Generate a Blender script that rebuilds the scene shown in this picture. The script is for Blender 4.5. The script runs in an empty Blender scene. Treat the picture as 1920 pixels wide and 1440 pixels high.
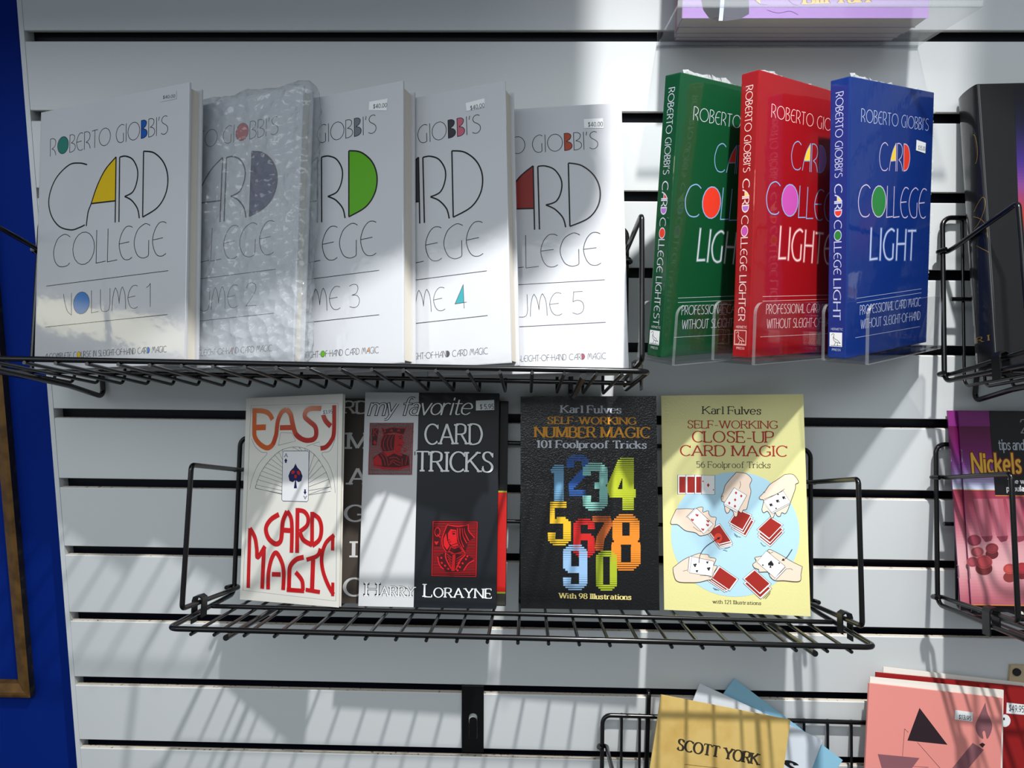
import bpy, bmesh, math, random
import numpy as np
from mathutils import Matrix, Vector, noise
from mathutils.geometry import tessellate_polygon
random.seed(7)
PI = math.pi
C = bpy.context.scene.collection
MM = 0.001
Z0 = 1.72                      # height of the topmost visible slot above the floor (m)

# ---------------------------------------------------------------- camera
FPX = 1390.0
CAM = np.array([506.042, -765.384, -243.002])       # mm, wall coordinates (x right, y into the wall, z up)
PITCH, YAW, ROLL = 0.137789971, -0.0241170412, 0.00801677353
def cam_axes():
    cy, sy, cp, sp = math.cos(YAW), math.sin(YAW), math.cos(PITCH), math.sin(PITCH)
    f = np.array([sy*cp, cy*cp, -sp]); r = np.array([cy, -sy, 0.]); u = np.cross(r, f)
    cr, sr = math.cos(ROLL), math.sin(ROLL)
    return r*cr+u*sr, -r*sr+u*cr, f
CR, CU, CF = cam_axes()
def W3(p):                      # wall millimetres -> world metres
    return Vector((p[0]*MM, p[1]*MM, p[2]*MM+Z0))
cd = bpy.data.cameras.new('camera'); cam = bpy.data.objects.new('camera', cd); C.objects.link(cam)
cd.sensor_width = 36.0; cd.lens = FPX/1920*36.0; cd.clip_start = 0.01
m = Matrix.Identity(4)
for i in range(3):
    m[i][0] = CR[i]; m[i][1] = CU[i]; m[i][2] = -CF[i]
m.translation = W3(CAM)
cam.matrix_world = m
bpy.context.scene.camera = cam

# ---------------------------------------------------------------- world, lights, exposure
sc = bpy.context.scene
sc.view_settings.view_transform = 'Standard'; sc.view_settings.look = 'None'
sc.view_settings.gamma = 1.0; sc.view_settings.exposure = 0.0; sc.view_settings.use_curve_mapping = False
wd = bpy.data.worlds.new('shop_air'); sc.world = wd; wd.use_nodes = True
bg = wd.node_tree.nodes['Background']; bg.inputs[0].default_value = (0.86, 0.95, 1.0, 1); bg.inputs[1].default_value = 0.27
def lamp(name, kind, loc, energy, color, **kw):
    l = bpy.data.lights.new(name, kind); l.energy = energy; l.color = color
    for k, v in kw.items(): setattr(l, k, v)
    o = bpy.data.objects.new(name, l); C.objects.link(o); o.location = W3(loc)
    return o
def aim(o, target):
    o.rotation_euler = (W3(target)-o.location).to_track_quat('-Z', 'Y').to_euler()
key = lamp('spot_lamp', 'SPOT', (700, -600, 567), 79, (1.0, 0.985, 0.96), shadow_soft_size=0.017, spot_size=1.5, spot_blend=1.0)
aim(key, (640, -300, -560))
window = lamp('shop_window_daylight', 'AREA', (-420, -1500, 425), 9.5, (0.90, 0.96, 1.0), shape='RECTANGLE', size=2.0, size_y=0.45)
aim(window, (-420, 0, 425))
side = lamp('side_window_daylight', 'AREA', (-3050, -1500, 330), 2.6, (1.0, 0.93, 0.62), shape='RECTANGLE', size=0.95, size_y=0.15)
aim(side, (200, -100, -250))
fill = lamp('overhead_fill', 'AREA', (1000, -2000, 1250), 10, (0.92, 0.96, 1.0), shape='RECTANGLE', size=1.2, size_y=1.2)  # unseen soft fill, added to lift the shade on the right
aim(fill, (700, 0, -400))
sc.cycles.transparent_max_bounces = 24

# ---------------------------------------------------------------- materials
def lin(c):
    c = c/255.0
    return c/12.92 if c <= 0.04045 else ((c+0.055)/1.055)**2.4
MATS = {}
def mat(name, rgb, rough=0.5, spec=0.5, coat=0.0, metal=0.0, bump=None, coat_rough=0.08, vary=None):
    if name in MATS: return MATS[name]
    mt = bpy.data.materials.new(name); mt.use_nodes = True; nt = mt.node_tree; b = nt.nodes['Principled BSDF']
    col = (lin(rgb[0]), lin(rgb[1]), lin(rgb[2]), 1)
    b.inputs['Base Color'].default_value = col; b.inputs['Roughness'].default_value = rough
    b.inputs['Specular IOR Level'].default_value = spec; b.inputs['Metallic'].default_value = metal
    b.inputs['Coat Weight'].default_value = coat; b.inputs['Coat Roughness'].default_value = coat_rough
    if bump or vary:
        tc = nt.nodes.new('ShaderNodeTexCoord')
    if bump:
        kind, scale, strength, dist = bump[:4]
        if kind == 'noise':
            n = nt.nodes.new('ShaderNodeTexNoise'); n.inputs['Scale'].default_value = scale; n.inputs['Detail'].default_value = 3
            out = n.outputs['Fac']
        else:
            n = nt.nodes.new('ShaderNodeTexVoronoi'); n.inputs['Scale'].default_value = scale; out = n.outputs['Distance']
        nt.links.new(tc.outputs['Object'], n.inputs['Vector'])
        bp = nt.nodes.new('ShaderNodeBump'); bp.inputs['Strength'].default_value = strength; bp.inputs['Distance'].default_value = dist
        nt.links.new(out, bp.inputs['Height'])
        if coat: nt.links.new(bp.outputs['Normal'], b.inputs['Coat Normal'])
        nt.links.new(bp.outputs['Normal'], b.inputs['Normal'])
    if vary:                                   # (scale, second colour, low, high): worn or mottled colour
        n2 = nt.nodes.new('ShaderNodeTexNoise'); n2.inputs['Scale'].default_value = vary[0]; n2.inputs['Detail'].default_value = 4
        nt.links.new(tc.outputs['Object'], n2.inputs['Vector'])
        cr = nt.nodes.new('ShaderNodeValToRGB'); e = cr.color_ramp.elements
        e[0].position = vary[2]; e[1].position = vary[3]; e[0].color = col
        e[1].color = (lin(vary[1][0]), lin(vary[1][1]), lin(vary[1][2]), 1)
        nt.links.new(n2.outputs['Fac'], cr.inputs['Fac']); nt.links.new(cr.outputs['Color'], b.inputs['Base Color'])
    MATS[name] = mt; return mt
def clear(name, tint, gloss=0.04, rough=0.05, milky=0.0, milky_rgb=(235, 240, 242), bump=None):
    """thin clear plastic: mostly straight through, some mirror at grazing angles, a little milkiness"""
    if name in MATS: return MATS[name]
    mt = bpy.data.materials.new(name); mt.use_nodes = True; nt = mt.node_tree; nt.nodes.clear()
    out = nt.nodes.new('ShaderNodeOutputMaterial'); tr = nt.nodes.new('ShaderNodeBsdfTransparent'); gl = nt.nodes.new('ShaderNodeBsdfGlossy')
    tr.inputs[0].default_value = (*[t for t in tint], 1); gl.inputs['Roughness'].default_value = rough
    fr = nt.nodes.new('ShaderNodeLayerWeight'); fr.inputs['Blend'].default_value = 0.5
    pw = nt.nodes.new('ShaderNodeMath'); pw.operation = 'POWER'; pw.inputs[1].default_value = 4.0; sc_n = nt.nodes.new('ShaderNodeMath'); sc_n.operation = 'MULTIPLY_ADD'; sc_n.inputs[1].default_value = 0.5; sc_n.inputs[2].default_value = gloss
    nt.links.new(fr.outputs['Facing'], pw.inputs[0]); nt.links.new(pw.outputs[0], sc_n.inputs[0])
    mx = nt.nodes.new('ShaderNodeMixShader'); nt.links.new(sc_n.outputs[0], mx.inputs[0])
    src = tr
    if milky:
        di = nt.nodes.new('ShaderNodeBsdfDiffuse'); di.inputs[0].default_value = (lin(milky_rgb[0]), lin(milky_rgb[1]), lin(milky_rgb[2]), 1)
        m2 = nt.nodes.new('ShaderNodeMixShader'); m2.inputs[0].default_value = milky
        nt.links.new(tr.outputs[0], m2.inputs[1]); nt.links.new(di.outputs[0], m2.inputs[2]); src = m2
    nt.links.new(src.outputs[0], mx.inputs[1]); nt.links.new(gl.outputs[0], mx.inputs[2]); nt.links.new(mx.outputs[0], out.inputs[0])
    if bump:
        tc = nt.nodes.new('ShaderNodeTexCoord'); n = nt.nodes.new('ShaderNodeTexVoronoi'); n.inputs['Scale'].default_value = bump[0]
        n3 = nt.nodes.new('ShaderNodeTexNoise'); n3.inputs['Scale'].default_value = bump[3]; n3.inputs['Detail'].default_value = 3
        ad = nt.nodes.new('ShaderNodeMath'); ad.operation = 'ADD'
        nt.links.new(tc.outputs['Object'], n.inputs['Vector']); nt.links.new(tc.outputs['Object'], n3.inputs['Vector'])
        nt.links.new(n.outputs['Distance'], ad.inputs[0]); nt.links.new(n3.outputs['Fac'], ad.inputs[1])
        bp = nt.nodes.new('ShaderNodeBump'); bp.inputs['Strength'].default_value = bump[1]; bp.inputs['Distance'].default_value = bump[2]
        nt.links.new(ad.outputs[0], bp.inputs['Height']); nt.links.new(bp.outputs['Normal'], gl.inputs['Normal']); nt.links.new(bp.outputs['Normal'], fr.inputs['Normal'])
        if milky: nt.links.new(bp.outputs['Normal'], di.inputs['Normal'])
    MATS[name] = mt; return mt

WHITE_WALL = mat('white_melamine', (222, 226, 228), 0.45, 0.4, bump=('noise', 900, 0.06, 0.0004))
RAW_EDGE = mat('raw_board_edge', (226, 216, 200), 0.8, 0.2, vary=(260, (150, 118, 92), 0.60, 0.68))
SLOT = mat('navy_slot_insert', (6, 8, 26), 0.45, 0.4)
BLUE_WALL = mat('blue_wall_paint', (0, 38, 130), 0.75, 0.12, bump=('noise', 60, 0.05, 0.002))
BLACK_WIRE = mat('black_coated_wire', (9, 9, 11), 0.22, 0.5)
BLACK_PLATE = mat('black_steel_plate', (7, 7, 9), 0.35, 0.5)
PAPER = mat('book_paper', (214, 208, 196), 0.8, 0.2, bump=('noise', 300, 0.15, 0.0005))
GREY_PAPER = mat('booklet_paper', (196, 188, 180), 0.8, 0.2)
STICKER = mat('sticker_white', (236, 238, 240), 0.45, 0.4)
STICKER_INK = mat('sticker_ink', (48, 50, 56), 0.6, 0.3)
ACRYLIC = clear('clear_acrylic', (0.95, 0.955, 0.96))
ACRYLIC_EDGE = clear('acrylic_cut_edge', (0.82, 0.84, 0.85), milky=0.16)
FILM = clear('shrink_film', (0.86, 0.87, 0.88), milky=0.35, bump=(90, 0.6, 0.003, 140))
BUBBLE = clear('bubble_film', (0.93, 0.94, 0.95), rough=0.12, milky=0.22, milky_rgb=(215, 222, 228), bump=(105, 0.85, 0.004, 60))

# ---------------------------------------------------------------- mesh building
class MB:
    """collects faces of one part; coordinates in millimetres, built in metres"""
    def __init__(s): s.v = []; s.f = []; s.m = []; s.sm = []; s.mats = []
    def mi(s, mt):
        if mt not in s.mats: s.mats.append(mt)
        return s.mats.index(mt)
    def add(s, verts, faces, mt, smooth=False):
        b = len(s.v); i = s.mi(mt); s.v += [tuple(v) for v in verts]
        for f in faces:
            s.f.append(tuple(b+k for k in f)); s.m.append(i); s.sm.append(smooth)
    def box(s, a, b, mt, bevel=0.0, seg=2):
        bm = bmesh.new(); bmesh.ops.create_cube(bm, size=1.0)
        for v in bm.verts:
            v.co = Vector([(a[i]+b[i])/2 + v.co[i]*(b[i]-a[i]) for i in range(3)])
        if bevel: bmesh.ops.bevel(bm, geom=bm.edges[:], offset=bevel, segments=seg, profile=0.7, affect='EDGES')
        bm.verts.index_update()
        s.add([v.co[:] for v in bm.verts], [[v.index for v in f.verts] for f in bm.faces], mt, False); bm.free()
    def tube(s, pts, r, mt, fillet=0.0, n=10, closed=False, seg=6):
        P = [Vector(p) for p in pts]
        if fillet:
            Q = []; N = len(P)
            for i, p in enumerate(P):
                if not closed and i in (0, N-1): Q.append(p); continue
                a = P[i-1]-p; b = P[(i+1) % N]-p
                la, lb = a.length, b.length; a = a/la; b = b/lb
                ang = a.angle(b)
                if ang > 3.05: Q.append(p); continue
                t = min(fillet/math.tan(ang/2), la*0.48, lb*0.48); rr = t*math.tan(ang/2)
                c = p+(a+b).normalized()*(rr/math.sin(ang/2)); s0 = p+a*t-c; e0 = p+b*t-c
                sw = s0.angle(e0); ax = s0.cross(e0)
                if ax.length < 1e-9: Q.append(p); continue
                ax.normalize()
                for k in range(seg+1): Q.append(c+Matrix.Rotation(sw*k/seg, 3, ax) @ s0)
            P = Q
        N = len(P)
        tang = []
        for i in range(N):
            if closed: t = P[(i+1) % N]-P[i-1]
            else: t = P[min(i+1, N-1)]-P[max(i-1, 0)]
            tang.append(t.normalized())
        u = tang[0].orthogonal().normalized(); verts = []
        for i in range(N):
            t = tang[i]; u = (u-t*u.dot(t)); u = u.normalized() if u.length > 1e-9 else t.orthogonal().normalized()
            w = t.cross(u)
            for k in range(n):
                a = 2*PI*k/n; verts.append(P[i]+(u*math.cos(a)+w*math.sin(a))*r)
        F = []
        for i in range(N if closed else N-1):
            j = (i+1) % N
            off = 0
            if closed and j == 0:            # best match for the last ring
                d = [(verts[i*n]-verts[k]).length for k in range(n)]; off = d.index(min(d))
            for k in range(n):
                F.append((i*n+k, j*n+(k+off) % n, j*n+(k+1+off) % n, i*n+(k+1) % n))
        s.add(verts, [f[::-1] for f in F], mt, True)
        if not closed:
            s.add([verts[k] for k in range(n)], [tuple(range(n))], mt); s.add([verts[(N-1)*n+k] for k in range(n)], [tuple(range(n))[::-1]], mt)
    def extrude(s, loop, y0, y1, mt, axis=1):
        """closed 2-D loop (a, b) extruded along an axis"""
        def P(a, b, h): return (a, h, b) if axis == 1 else ((h, a, b) if axis == 0 else (a, b, h))
        n = len(loop); v = [P(a, b, y0) for a, b in loop]+[P(a, b, y1) for a, b in loop]
        s.add(v, [(k, (k+1) % n, n+(k+1) % n, n+k) for k in range(n)], mt)
        for h in (y0, y1):
            pts = [Vector(P(a, b, h)) for a, b in loop]
            s.add(pts, tessellate_polygon([pts]), mt)
    def build(s, name, parent=None, recalc=True):
        me = bpy.data.meshes.new(name)
        me.from_pydata([(a*MM, b*MM, c*MM) for a, b, c in s.v], [], s.f)
        for mt in s.mats: me.materials.append(mt)
        me.polygons.foreach_set('material_index', s.m); me.polygons.foreach_set('use_smooth', s.sm)
        if recalc:
            bm = bmesh.new(); bm.from_mesh(me); bmesh.ops.recalc_face_normals(bm, faces=bm.faces[:]); bm.to_mesh(me); bm.free()
        me.update()
        o = bpy.data.objects.new(name, me); C.objects.link(o)
        if parent is not None: o.parent = parent
        return o
def tag(o, label=None, cat=None, group=None, kind=None):
    if label: o['label'] = label
    if cat: o['category'] = cat
    if group: o['group'] = group
    if kind: o['kind'] = kind
    return o
def root(name, mtx):
    o = bpy.data.objects.new(name, None); C.objects.link(o); o.empty_display_size = 0.02; o.matrix_world = mtx
    return o
# ---------------------------------------------------------------- lettering: skeleton letters drawn as ribbons
def arc(cx, cy, rx, ry, a0, a1, n=14):
    return [(cx+rx*math.cos(math.radians(a0+(a1-a0)*k/n)), cy+ry*math.sin(math.radians(a0+(a1-a0)*k/n))) for k in range(n+1)]
def smooth(pts, n=6):
    if len(pts) < 3: return list(pts)
    out = []; P = [pts[0]]+list(pts)+[pts[-1]]
    for i in range(1, len(P)-2):
        p0, p1, p2, p3 = P[i-1], P[i], P[i+1], P[i+2]
        for k in range(n):
            t = k/n; out.append(tuple(0.5*((2*p1[j])+(-p0[j]+p2[j])*t+(2*p0[j]-5*p1[j]+4*p2[j]-p3[j])*t*t+(-p0[j]+3*p1[j]-3*p2[j]+p3[j])*t**3) for j in (0, 1)))
    out.append(tuple(pts[-1])); return out
def pts(t): 
    a = [float(x) for x in t.split()]; return list(zip(a[::2], a[1::2]))
def parse(d):
    """'w | l x y x y .. | c x y .. | o cx cy rx ry a0 a1' -> (width, [(kind, points)])"""
    seg = d.split('|'); st = []
    for q in seg[1:]:
        q = q.strip(); k = q[0]; r = q[1:]
        if k == 'l': st.append(('l', pts(r)))
        elif k == 'p': st.append(('c', pts(r)))
        elif k == 'c': st.append(('c', smooth(pts(r))))
        elif k == 'o': st.append(('c', arc(*[float(x) for x in r.split()], n=18)))
    return float(seg[0]), st
STD = {k: parse(v) for k, v in {
'A':'.8|l 0 0 .4 1|l .4 1 .8 0|l .14 .35 .66 .35','B':'.6|l 0 0 0 1|c 0 1 .3 1 .5 .93 .53 .77 .48 .6 .3 .54 0 .54|c .3 .54 .52 .47 .6 .28 .52 .07 .3 0 0 0',
'C':'.72|o .42 .5 .42 .5 45 315','D':'.74|l 0 0 0 1|c 0 1 .3 1 .58 .88 .72 .5 .58 .12 .3 0 0 0','E':'.56|l 0 0 0 1|l 0 1 .52 1|l 0 .52 .42 .52|l 0 0 .55 0',
'F':'.52|l 0 0 0 1|l 0 1 .52 1|l 0 .52 .42 .52','G':'.78|o .42 .5 .42 .5 45 330|l .76 .1 .76 .42|l .5 .42 .8 .42','H':'.74|l 0 0 0 1|l .74 0 .74 1|l 0 .52 .74 .52',
'I':'.12|l .06 0 .06 1','J':'.45|l .4 1 .4 .25|c .4 .25 .35 .05 .2 0 .02 .08','K':'.7|l 0 0 0 1|l 0 .42 .62 1|l .2 .58 .7 0','L':'.52|l 0 0 0 1|l 0 0 .52 0',
'M':'.95|l .05 0 .05 1|l .05 1 .47 .05|l .47 .05 .9 1|l .9 1 .9 0','N':'.76|l 0 0 0 1|l 0 1 .76 0|l .76 0 .76 1','O':'.84|o .42 .5 .42 .5 0 360',
'P':'.56|l 0 0 0 1|c 0 1 .32 1 .53 .9 .56 .73 .5 .55 .3 .47 0 .47','Q':'.84|o .42 .5 .42 .5 0 360|l .5 .2 .85 -.1','R':'.64|l 0 0 0 1|c 0 1 .32 1 .52 .91 .55 .74 .5 .57 .3 .5 0 .5|l .3 .5 .64 0',
'S':'.58|c .53 .83 .44 .95 .29 1 .12 .94 .06 .77 .16 .6 .42 .46 .54 .28 .48 .08 .29 0 .1 .05 .02 .2','T':'.68|l .34 0 .34 1|l 0 1 .68 1','U':'.7|l 0 1 0 .3|c 0 .3 .08 .07 .35 0 .62 .07 .7 .3|l .7 .3 .7 1',
'V':'.76|l 0 1 .38 0|l .38 0 .76 1','W':'1.1|l 0 1 .28 0|l .28 0 .55 1|l .55 1 .82 0|l .82 0 1.1 1','X':'.7|l 0 0 .7 1|l 0 1 .7 0','Y':'.74|l 0 1 .37 .48|l .37 .48 .74 1|l .37 .48 .37 0','Z':'.6|l 0 1 .6 1|l .6 1 0 0|l 0 0 .6 0',
'a':'.44|c .04 .56 .14 .66 .28 .66 .38 .56 .4 .42|l .4 .5 .4 0|o .21 .2 .19 .2 60 360','b':'.48|l 0 0 0 1|o .22 .33 .24 .33 -150 150','c':'.44|o .25 .33 .25 .33 45 315','d':'.48|l .46 0 .46 1|o .24 .33 .24 .33 30 330',
'e':'.48|c .02 .36 .46 .36 .42 .58 .24 .67 .06 .55 .0 .33 .06 .1 .26 0 .45 .12','f':'.32|l .13 0 .13 .75|c .13 .75 .17 .96 .32 1 .4 .94|l 0 .64 .32 .64','g':'.48|o .23 .4 .2 .25 0 360|c .4 .62 .46 .68 .52 .66|c .12 .18 .06 .06 .3 .02 .46 -.06 .42 -.24 .2 -.3 .02 -.22 .1 -.04',
'h':'.48|l 0 0 0 1|c 0 .45 .1 .63 .26 .67 .4 .6 .44 .4|l .44 .4 .44 0','i':'.12|l .06 0 .06 .66|l .06 .86 .06 .97','j':'.2|l .12 .66 .12 -.1|c .12 -.1 .1 -.26 -.06 -.28|l .12 .86 .12 .97','k':'.46|l 0 0 0 1|l 0 .28 .42 .66|l .16 .42 .46 0','l':'.12|l .06 0 .06 1',
'm':'.78|l 0 0 0 .66|c 0 .45 .08 .62 .2 .67 .33 .6 .37 .42|l .37 .42 .37 0|c .37 .45 .46 .62 .58 .67 .7 .6 .74 .42|l .74 .42 .74 0','n':'.46|l 0 0 0 .66|c 0 .45 .1 .62 .24 .67 .38 .6 .42 .42|l .42 .42 .42 0','o':'.5|o .25 .33 .25 .33 0 360',
'p':'.48|l 0 -.3 0 .66|o .22 .33 .24 .33 -150 150','q':'.48|l .46 -.3 .46 .66|o .24 .33 .24 .33 30 330','r':'.34|l 0 0 0 .66|c 0 .42 .08 .6 .2 .67 .34 .62','s':'.38|c .35 .54 .28 .65 .18 .66 .06 .6 .06 .46 .2 .36 .33 .26 .33 .08 .18 0 .06 .03 .01 .13','t':'.32|l .13 .85 .13 .16|c .13 .16 .16 .03 .24 0 .34 .04|l 0 .64 .32 .64',
'u':'.46|l 0 .66 0 .22|c 0 .22 .06 .04 .2 0 .34 .06 .42 .24|l .42 .66 .42 0','v':'.46|l 0 .66 .23 0|l .23 0 .46 .66','w':'.74|l 0 .66 .19 0|l .19 0 .37 .66|l .37 .66 .55 0|l .55 0 .74 .66','x':'.44|l 0 0 .44 .66|l 0 .66 .44 0','y':'.46|l 0 .66 .23 .02|c .46 .66 .25 .05 .14 -.24 .0 -.28','z':'.4|l 0 .66 .4 .66|l .4 .66 0 0|l 0 0 .4 0',
'0':'.52|o .26 .5 .26 .5 0 360','1':'.3|l .18 0 .18 1|l .18 1 0 .82','2':'.52|c .02 .78 .08 .94 .26 1 .44 .94 .5 .74 .4 .5 .0 0|l 0 0 .52 0','3':'.5|c .03 .86 .2 1 .4 .94 .46 .76 .38 .58 .18 .53|c .18 .53 .42 .46 .5 .26 .4 .06 .2 0 .02 .12','4':'.56|l .42 0 .42 1|l .42 1 0 .28|l 0 .28 .56 .28',
'5':'.5|l .46 1 .08 1|l .08 1 .05 .55|c .05 .55 .22 .63 .42 .53 .5 .32 .42 .08 .22 0 .02 .1','6':'.52|o .26 .31 .25 .31 0 360|c .42 .98 .16 .8 .02 .5 .01 .31','7':'.5|l 0 1 .5 1|l .5 1 .16 0','8':'.52|o .26 .77 .21 .23 0 360|o .26 .27 .25 .27 0 360','9':'.52|o .26 .69 .25 .31 0 360|c .1 .02 .36 .2 .5 .5 .51 .69',
'.':'.12|l .06 0 .06 .12','-':'.34|l 0 .36 .34 .36',"'":'.1|l .05 .8 .05 1','$':'.5|c .46 .8 .38 .9 .25 .92 .1 .87 .06 .72 .25 .5 .44 .3 .4 .12 .25 .06 .1 .1 .03 .2|l .25 -.04 .25 1.04',',':'.12|l .06 .1 .02 -.12'}.items()}
DECO = {k: parse(v) for k, v in {
'A':'.52|c .0 0 .1 .38 .26 .72 .5 1|l .5 1 .5 0|l .09 .35 .5 .38','B':'.4|l 0 0 0 1|c 0 1 .2 1 .34 .9 .34 .74 .26 .62 .1 .53|c .1 .53 .3 .46 .4 .3 .36 .12 .2 .02 0 0','C':'.66|c .62 .9 .5 .98 .36 1 .16 .9 .04 .68 0 .46 .06 .2 .2 .04 .38 0 .54 .03 .62 .1',
'D':'.5|l 0 0 0 1|c 0 1 .2 .98 .38 .86 .48 .6 .47 .38 .36 .14 .2 .03 0 0','E':'.46|c .46 .95 .36 1 .22 .98 .08 .8 0 .5 .06 .2 .18 .03 .34 0 .46 .06|l 0 .5 .34 .53','F':'.36|l 0 0 0 .8|c 0 .8 .06 .96 .2 1 .34 .98|l 0 .52 .28 .54','G':'.56|c .54 .94 .44 1 .32 1 .12 .86 .01 .6 .01 .36 .12 .1 .3 0 .46 .03 .5 .08|l .5 .08 .5 .5',
'H':'.46|l 0 0 0 1|l .46 0 .46 1|l 0 .52 .46 .54','I':'.04|l .02 0 .02 1','K':'.44|l 0 0 0 1|l 0 .4 .4 1|l .12 .55 .44 0','L':'.34|l 0 0 0 1|l 0 0 .34 .03','M':'.66|c 0 0 .03 .5 .1 .85 .17 1|c .17 1 .26 .8 .32 .5 .34 .28|c .34 .28 .37 .6 .44 .9 .5 1|c .5 1 .6 .75 .64 .4 .65 0','N':'.48|l 0 0 0 1|c 0 1 .14 .9 .3 .5 .44 .1 .48 0|l .48 0 .48 1',
'O':'.8|o .4 .5 .4 .5 0 360','P':'.38|l 0 0 0 1|c 0 1 .2 1 .36 .86 .36 .66 .24 .5 .08 .44','R':'.44|l 0 0 0 1|c 0 1 .2 1 .36 .9 .4 .72 .32 .52 .12 .4|c .12 .4 .28 .32 .38 .16 .42 0','S':'.46|c .42 .94 .3 1 .14 .95 .06 .8 .12 .64 .32 .5 .44 .36 .44 .16 .32 .02 .16 0 .02 .08','T':'.4|l .2 0 .2 1|l 0 .98 .4 1','U':'.46|l 0 1 0 .3|c 0 .3 .06 .06 .23 0 .4 .06 .46 .3|l .46 .3 .46 1',
'V':'.4|c 0 1 .06 .6 .2 .2 .4 0|l .4 0 .4 1','W':'.7|c 0 1 .04 .5 .18 0|l .18 0 .35 .9|l .35 .9 .52 0|c .52 0 .64 .5 .7 1','Y':'.44|l 0 1 .22 .5|l .44 1 .22 .5|l .22 .5 .22 0','1':'.2|c 0 .84 .12 .92 .18 1|l .18 1 .18 0','2':'.46|c 0 .78 .08 .95 .24 1 .4 .92 .44 .72 .34 .48 .0 .02|l 0 .02 .46 0','3':'.42|c .0 .94 .16 1 .32 .95 .36 .78 .28 .6 .1 .54|c .1 .54 .32 .5 .42 .3 .36 .08 .2 0 0 .06',
'4':'.46|l .36 0 .36 1|l .36 1 0 .22|l 0 .22 .46 .24','5':'.44|l .42 1 .08 1|l .08 1 .04 .56|c .04 .56 .2 .62 .38 .54 .44 .32 .38 .1 .2 0 0 .08','-':'.16|l 0 .5 .16 .5',"'":'.06|l .05 1 .02 .82'}.items()}
DECO_FILL = {'O': lambda: arc(.4, .5, .4, .5, 0, 360, 28), 'D': lambda: smooth(pts('0 1 .2 .98 .38 .86 .48 .6 .47 .38 .36 .14 .2 .03 0 0')), 'A': lambda: smooth(pts('.09 .35 .2 .6 .34 .82 .5 1'))+[(.5, .38)],
             'B': lambda: smooth(pts('0 1 .2 1 .34 .9 .34 .74 .26 .62 .1 .53'))+smooth(pts('.1 .53 .3 .46 .4 .3 .36 .12 .2 .02 0 0')), '4': lambda: [(.36, 1), (0, .22), (.36, .235)]}
BLOCK = {k: parse(v) for k, v in {
'0':'.52|p .1 0 .42 0 .52 .08 .52 .92 .42 1 .1 1 0 .92 0 .08 .1 0','1':'.24|l .22 0 .22 1|p .22 .98 .1 .9 0 .88','2':'.52|p 0 .7 0 .92 .1 1 .42 1 .52 .92 .52 .62 .02 .2 0 .0 .54 0','3':'.52|p 0 .75 0 .92 .1 1 .42 1 .52 .92 .52 .6 .44 .52 .24 .52|p .24 .52 .44 .52 .52 .44 .52 .08 .42 0 .1 0 0 .08 0 .27',
'4':'.6|l .42 0 .42 1|p .42 1 .3 1 .02 .36 .0 .28 .6 .28','5':'.52|p .5 1 .02 1 .02 .56 .42 .58 .52 .5 .52 .08 .42 0 .1 0 0 .08 0 .25','6':'.52|p .52 .76 .52 .92 .42 1 .1 1 0 .92 0 .08 .1 0 .42 0 .52 .08 .52 .48 .42 .56 0 .56','7':'.52|p 0 1 .54 1 .52 .86 .26 .4 .2 0','8':'.52|p .1 .53 .03 .6 .03 .92 .12 1 .4 1 .49 .92 .49 .6 .42 .53 .1 .53|p .1 0 .42 0 .52 .08 .52 .44 .42 .53 .1 .53 0 .44 0 .08 .1 0','9':'.52|p 0 .24 0 .08 .1 0 .42 0 .52 .08 .52 .92 .42 1 .1 1 0 .92 0 .52 .1 .44 .52 .44'}.items()}
def ribbon(P, tv, th, closed=False, cap=0.0):
    """convex quads along a polyline; half-width depends on direction (tv on uprights, th on level strokes)"""
    n = len(P); out = []
    if n < 2: return out
    if not closed and cap:
        (x0, y0), (x1, y1) = P[0], P[1]; L = math.hypot(x1-x0, y1-y0) or 1; a = (x0-(x1-x0)/L*cap, y0-(y1-y0)/L*cap)
        (x2, y2), (x3, y3) = P[-2], P[-1]; L = math.hypot(x3-x2, y3-y2) or 1; b = (x3+(x3-x2)/L*cap, y3+(y3-y2)/L*cap)
        P = [a]+list(P[1:-1])+[b]
    off = []
    for i in range(n):
        a = P[i-1] if (closed or i > 0) else P[i]; b = P[(i+1) % n] if (closed or i < n-1) else P[i]
        dx, dy = b[0]-a[0], b[1]-a[1]; L = math.hypot(dx, dy) or 1e-9; dx /= L; dy /= L
        w = 0.5*(th+(tv-th)*abs(dy)**1.6)
        off.append(((P[i][0]-dy*w, P[i][1]+dx*w), (P[i][0]+dy*w, P[i][1]-dx*w)))
    for i in range(n if closed else n-1):
        j = (i+1) % n; out.append([off[i][0], off[j][0], off[j][1], off[i][1]])
    return out
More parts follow.
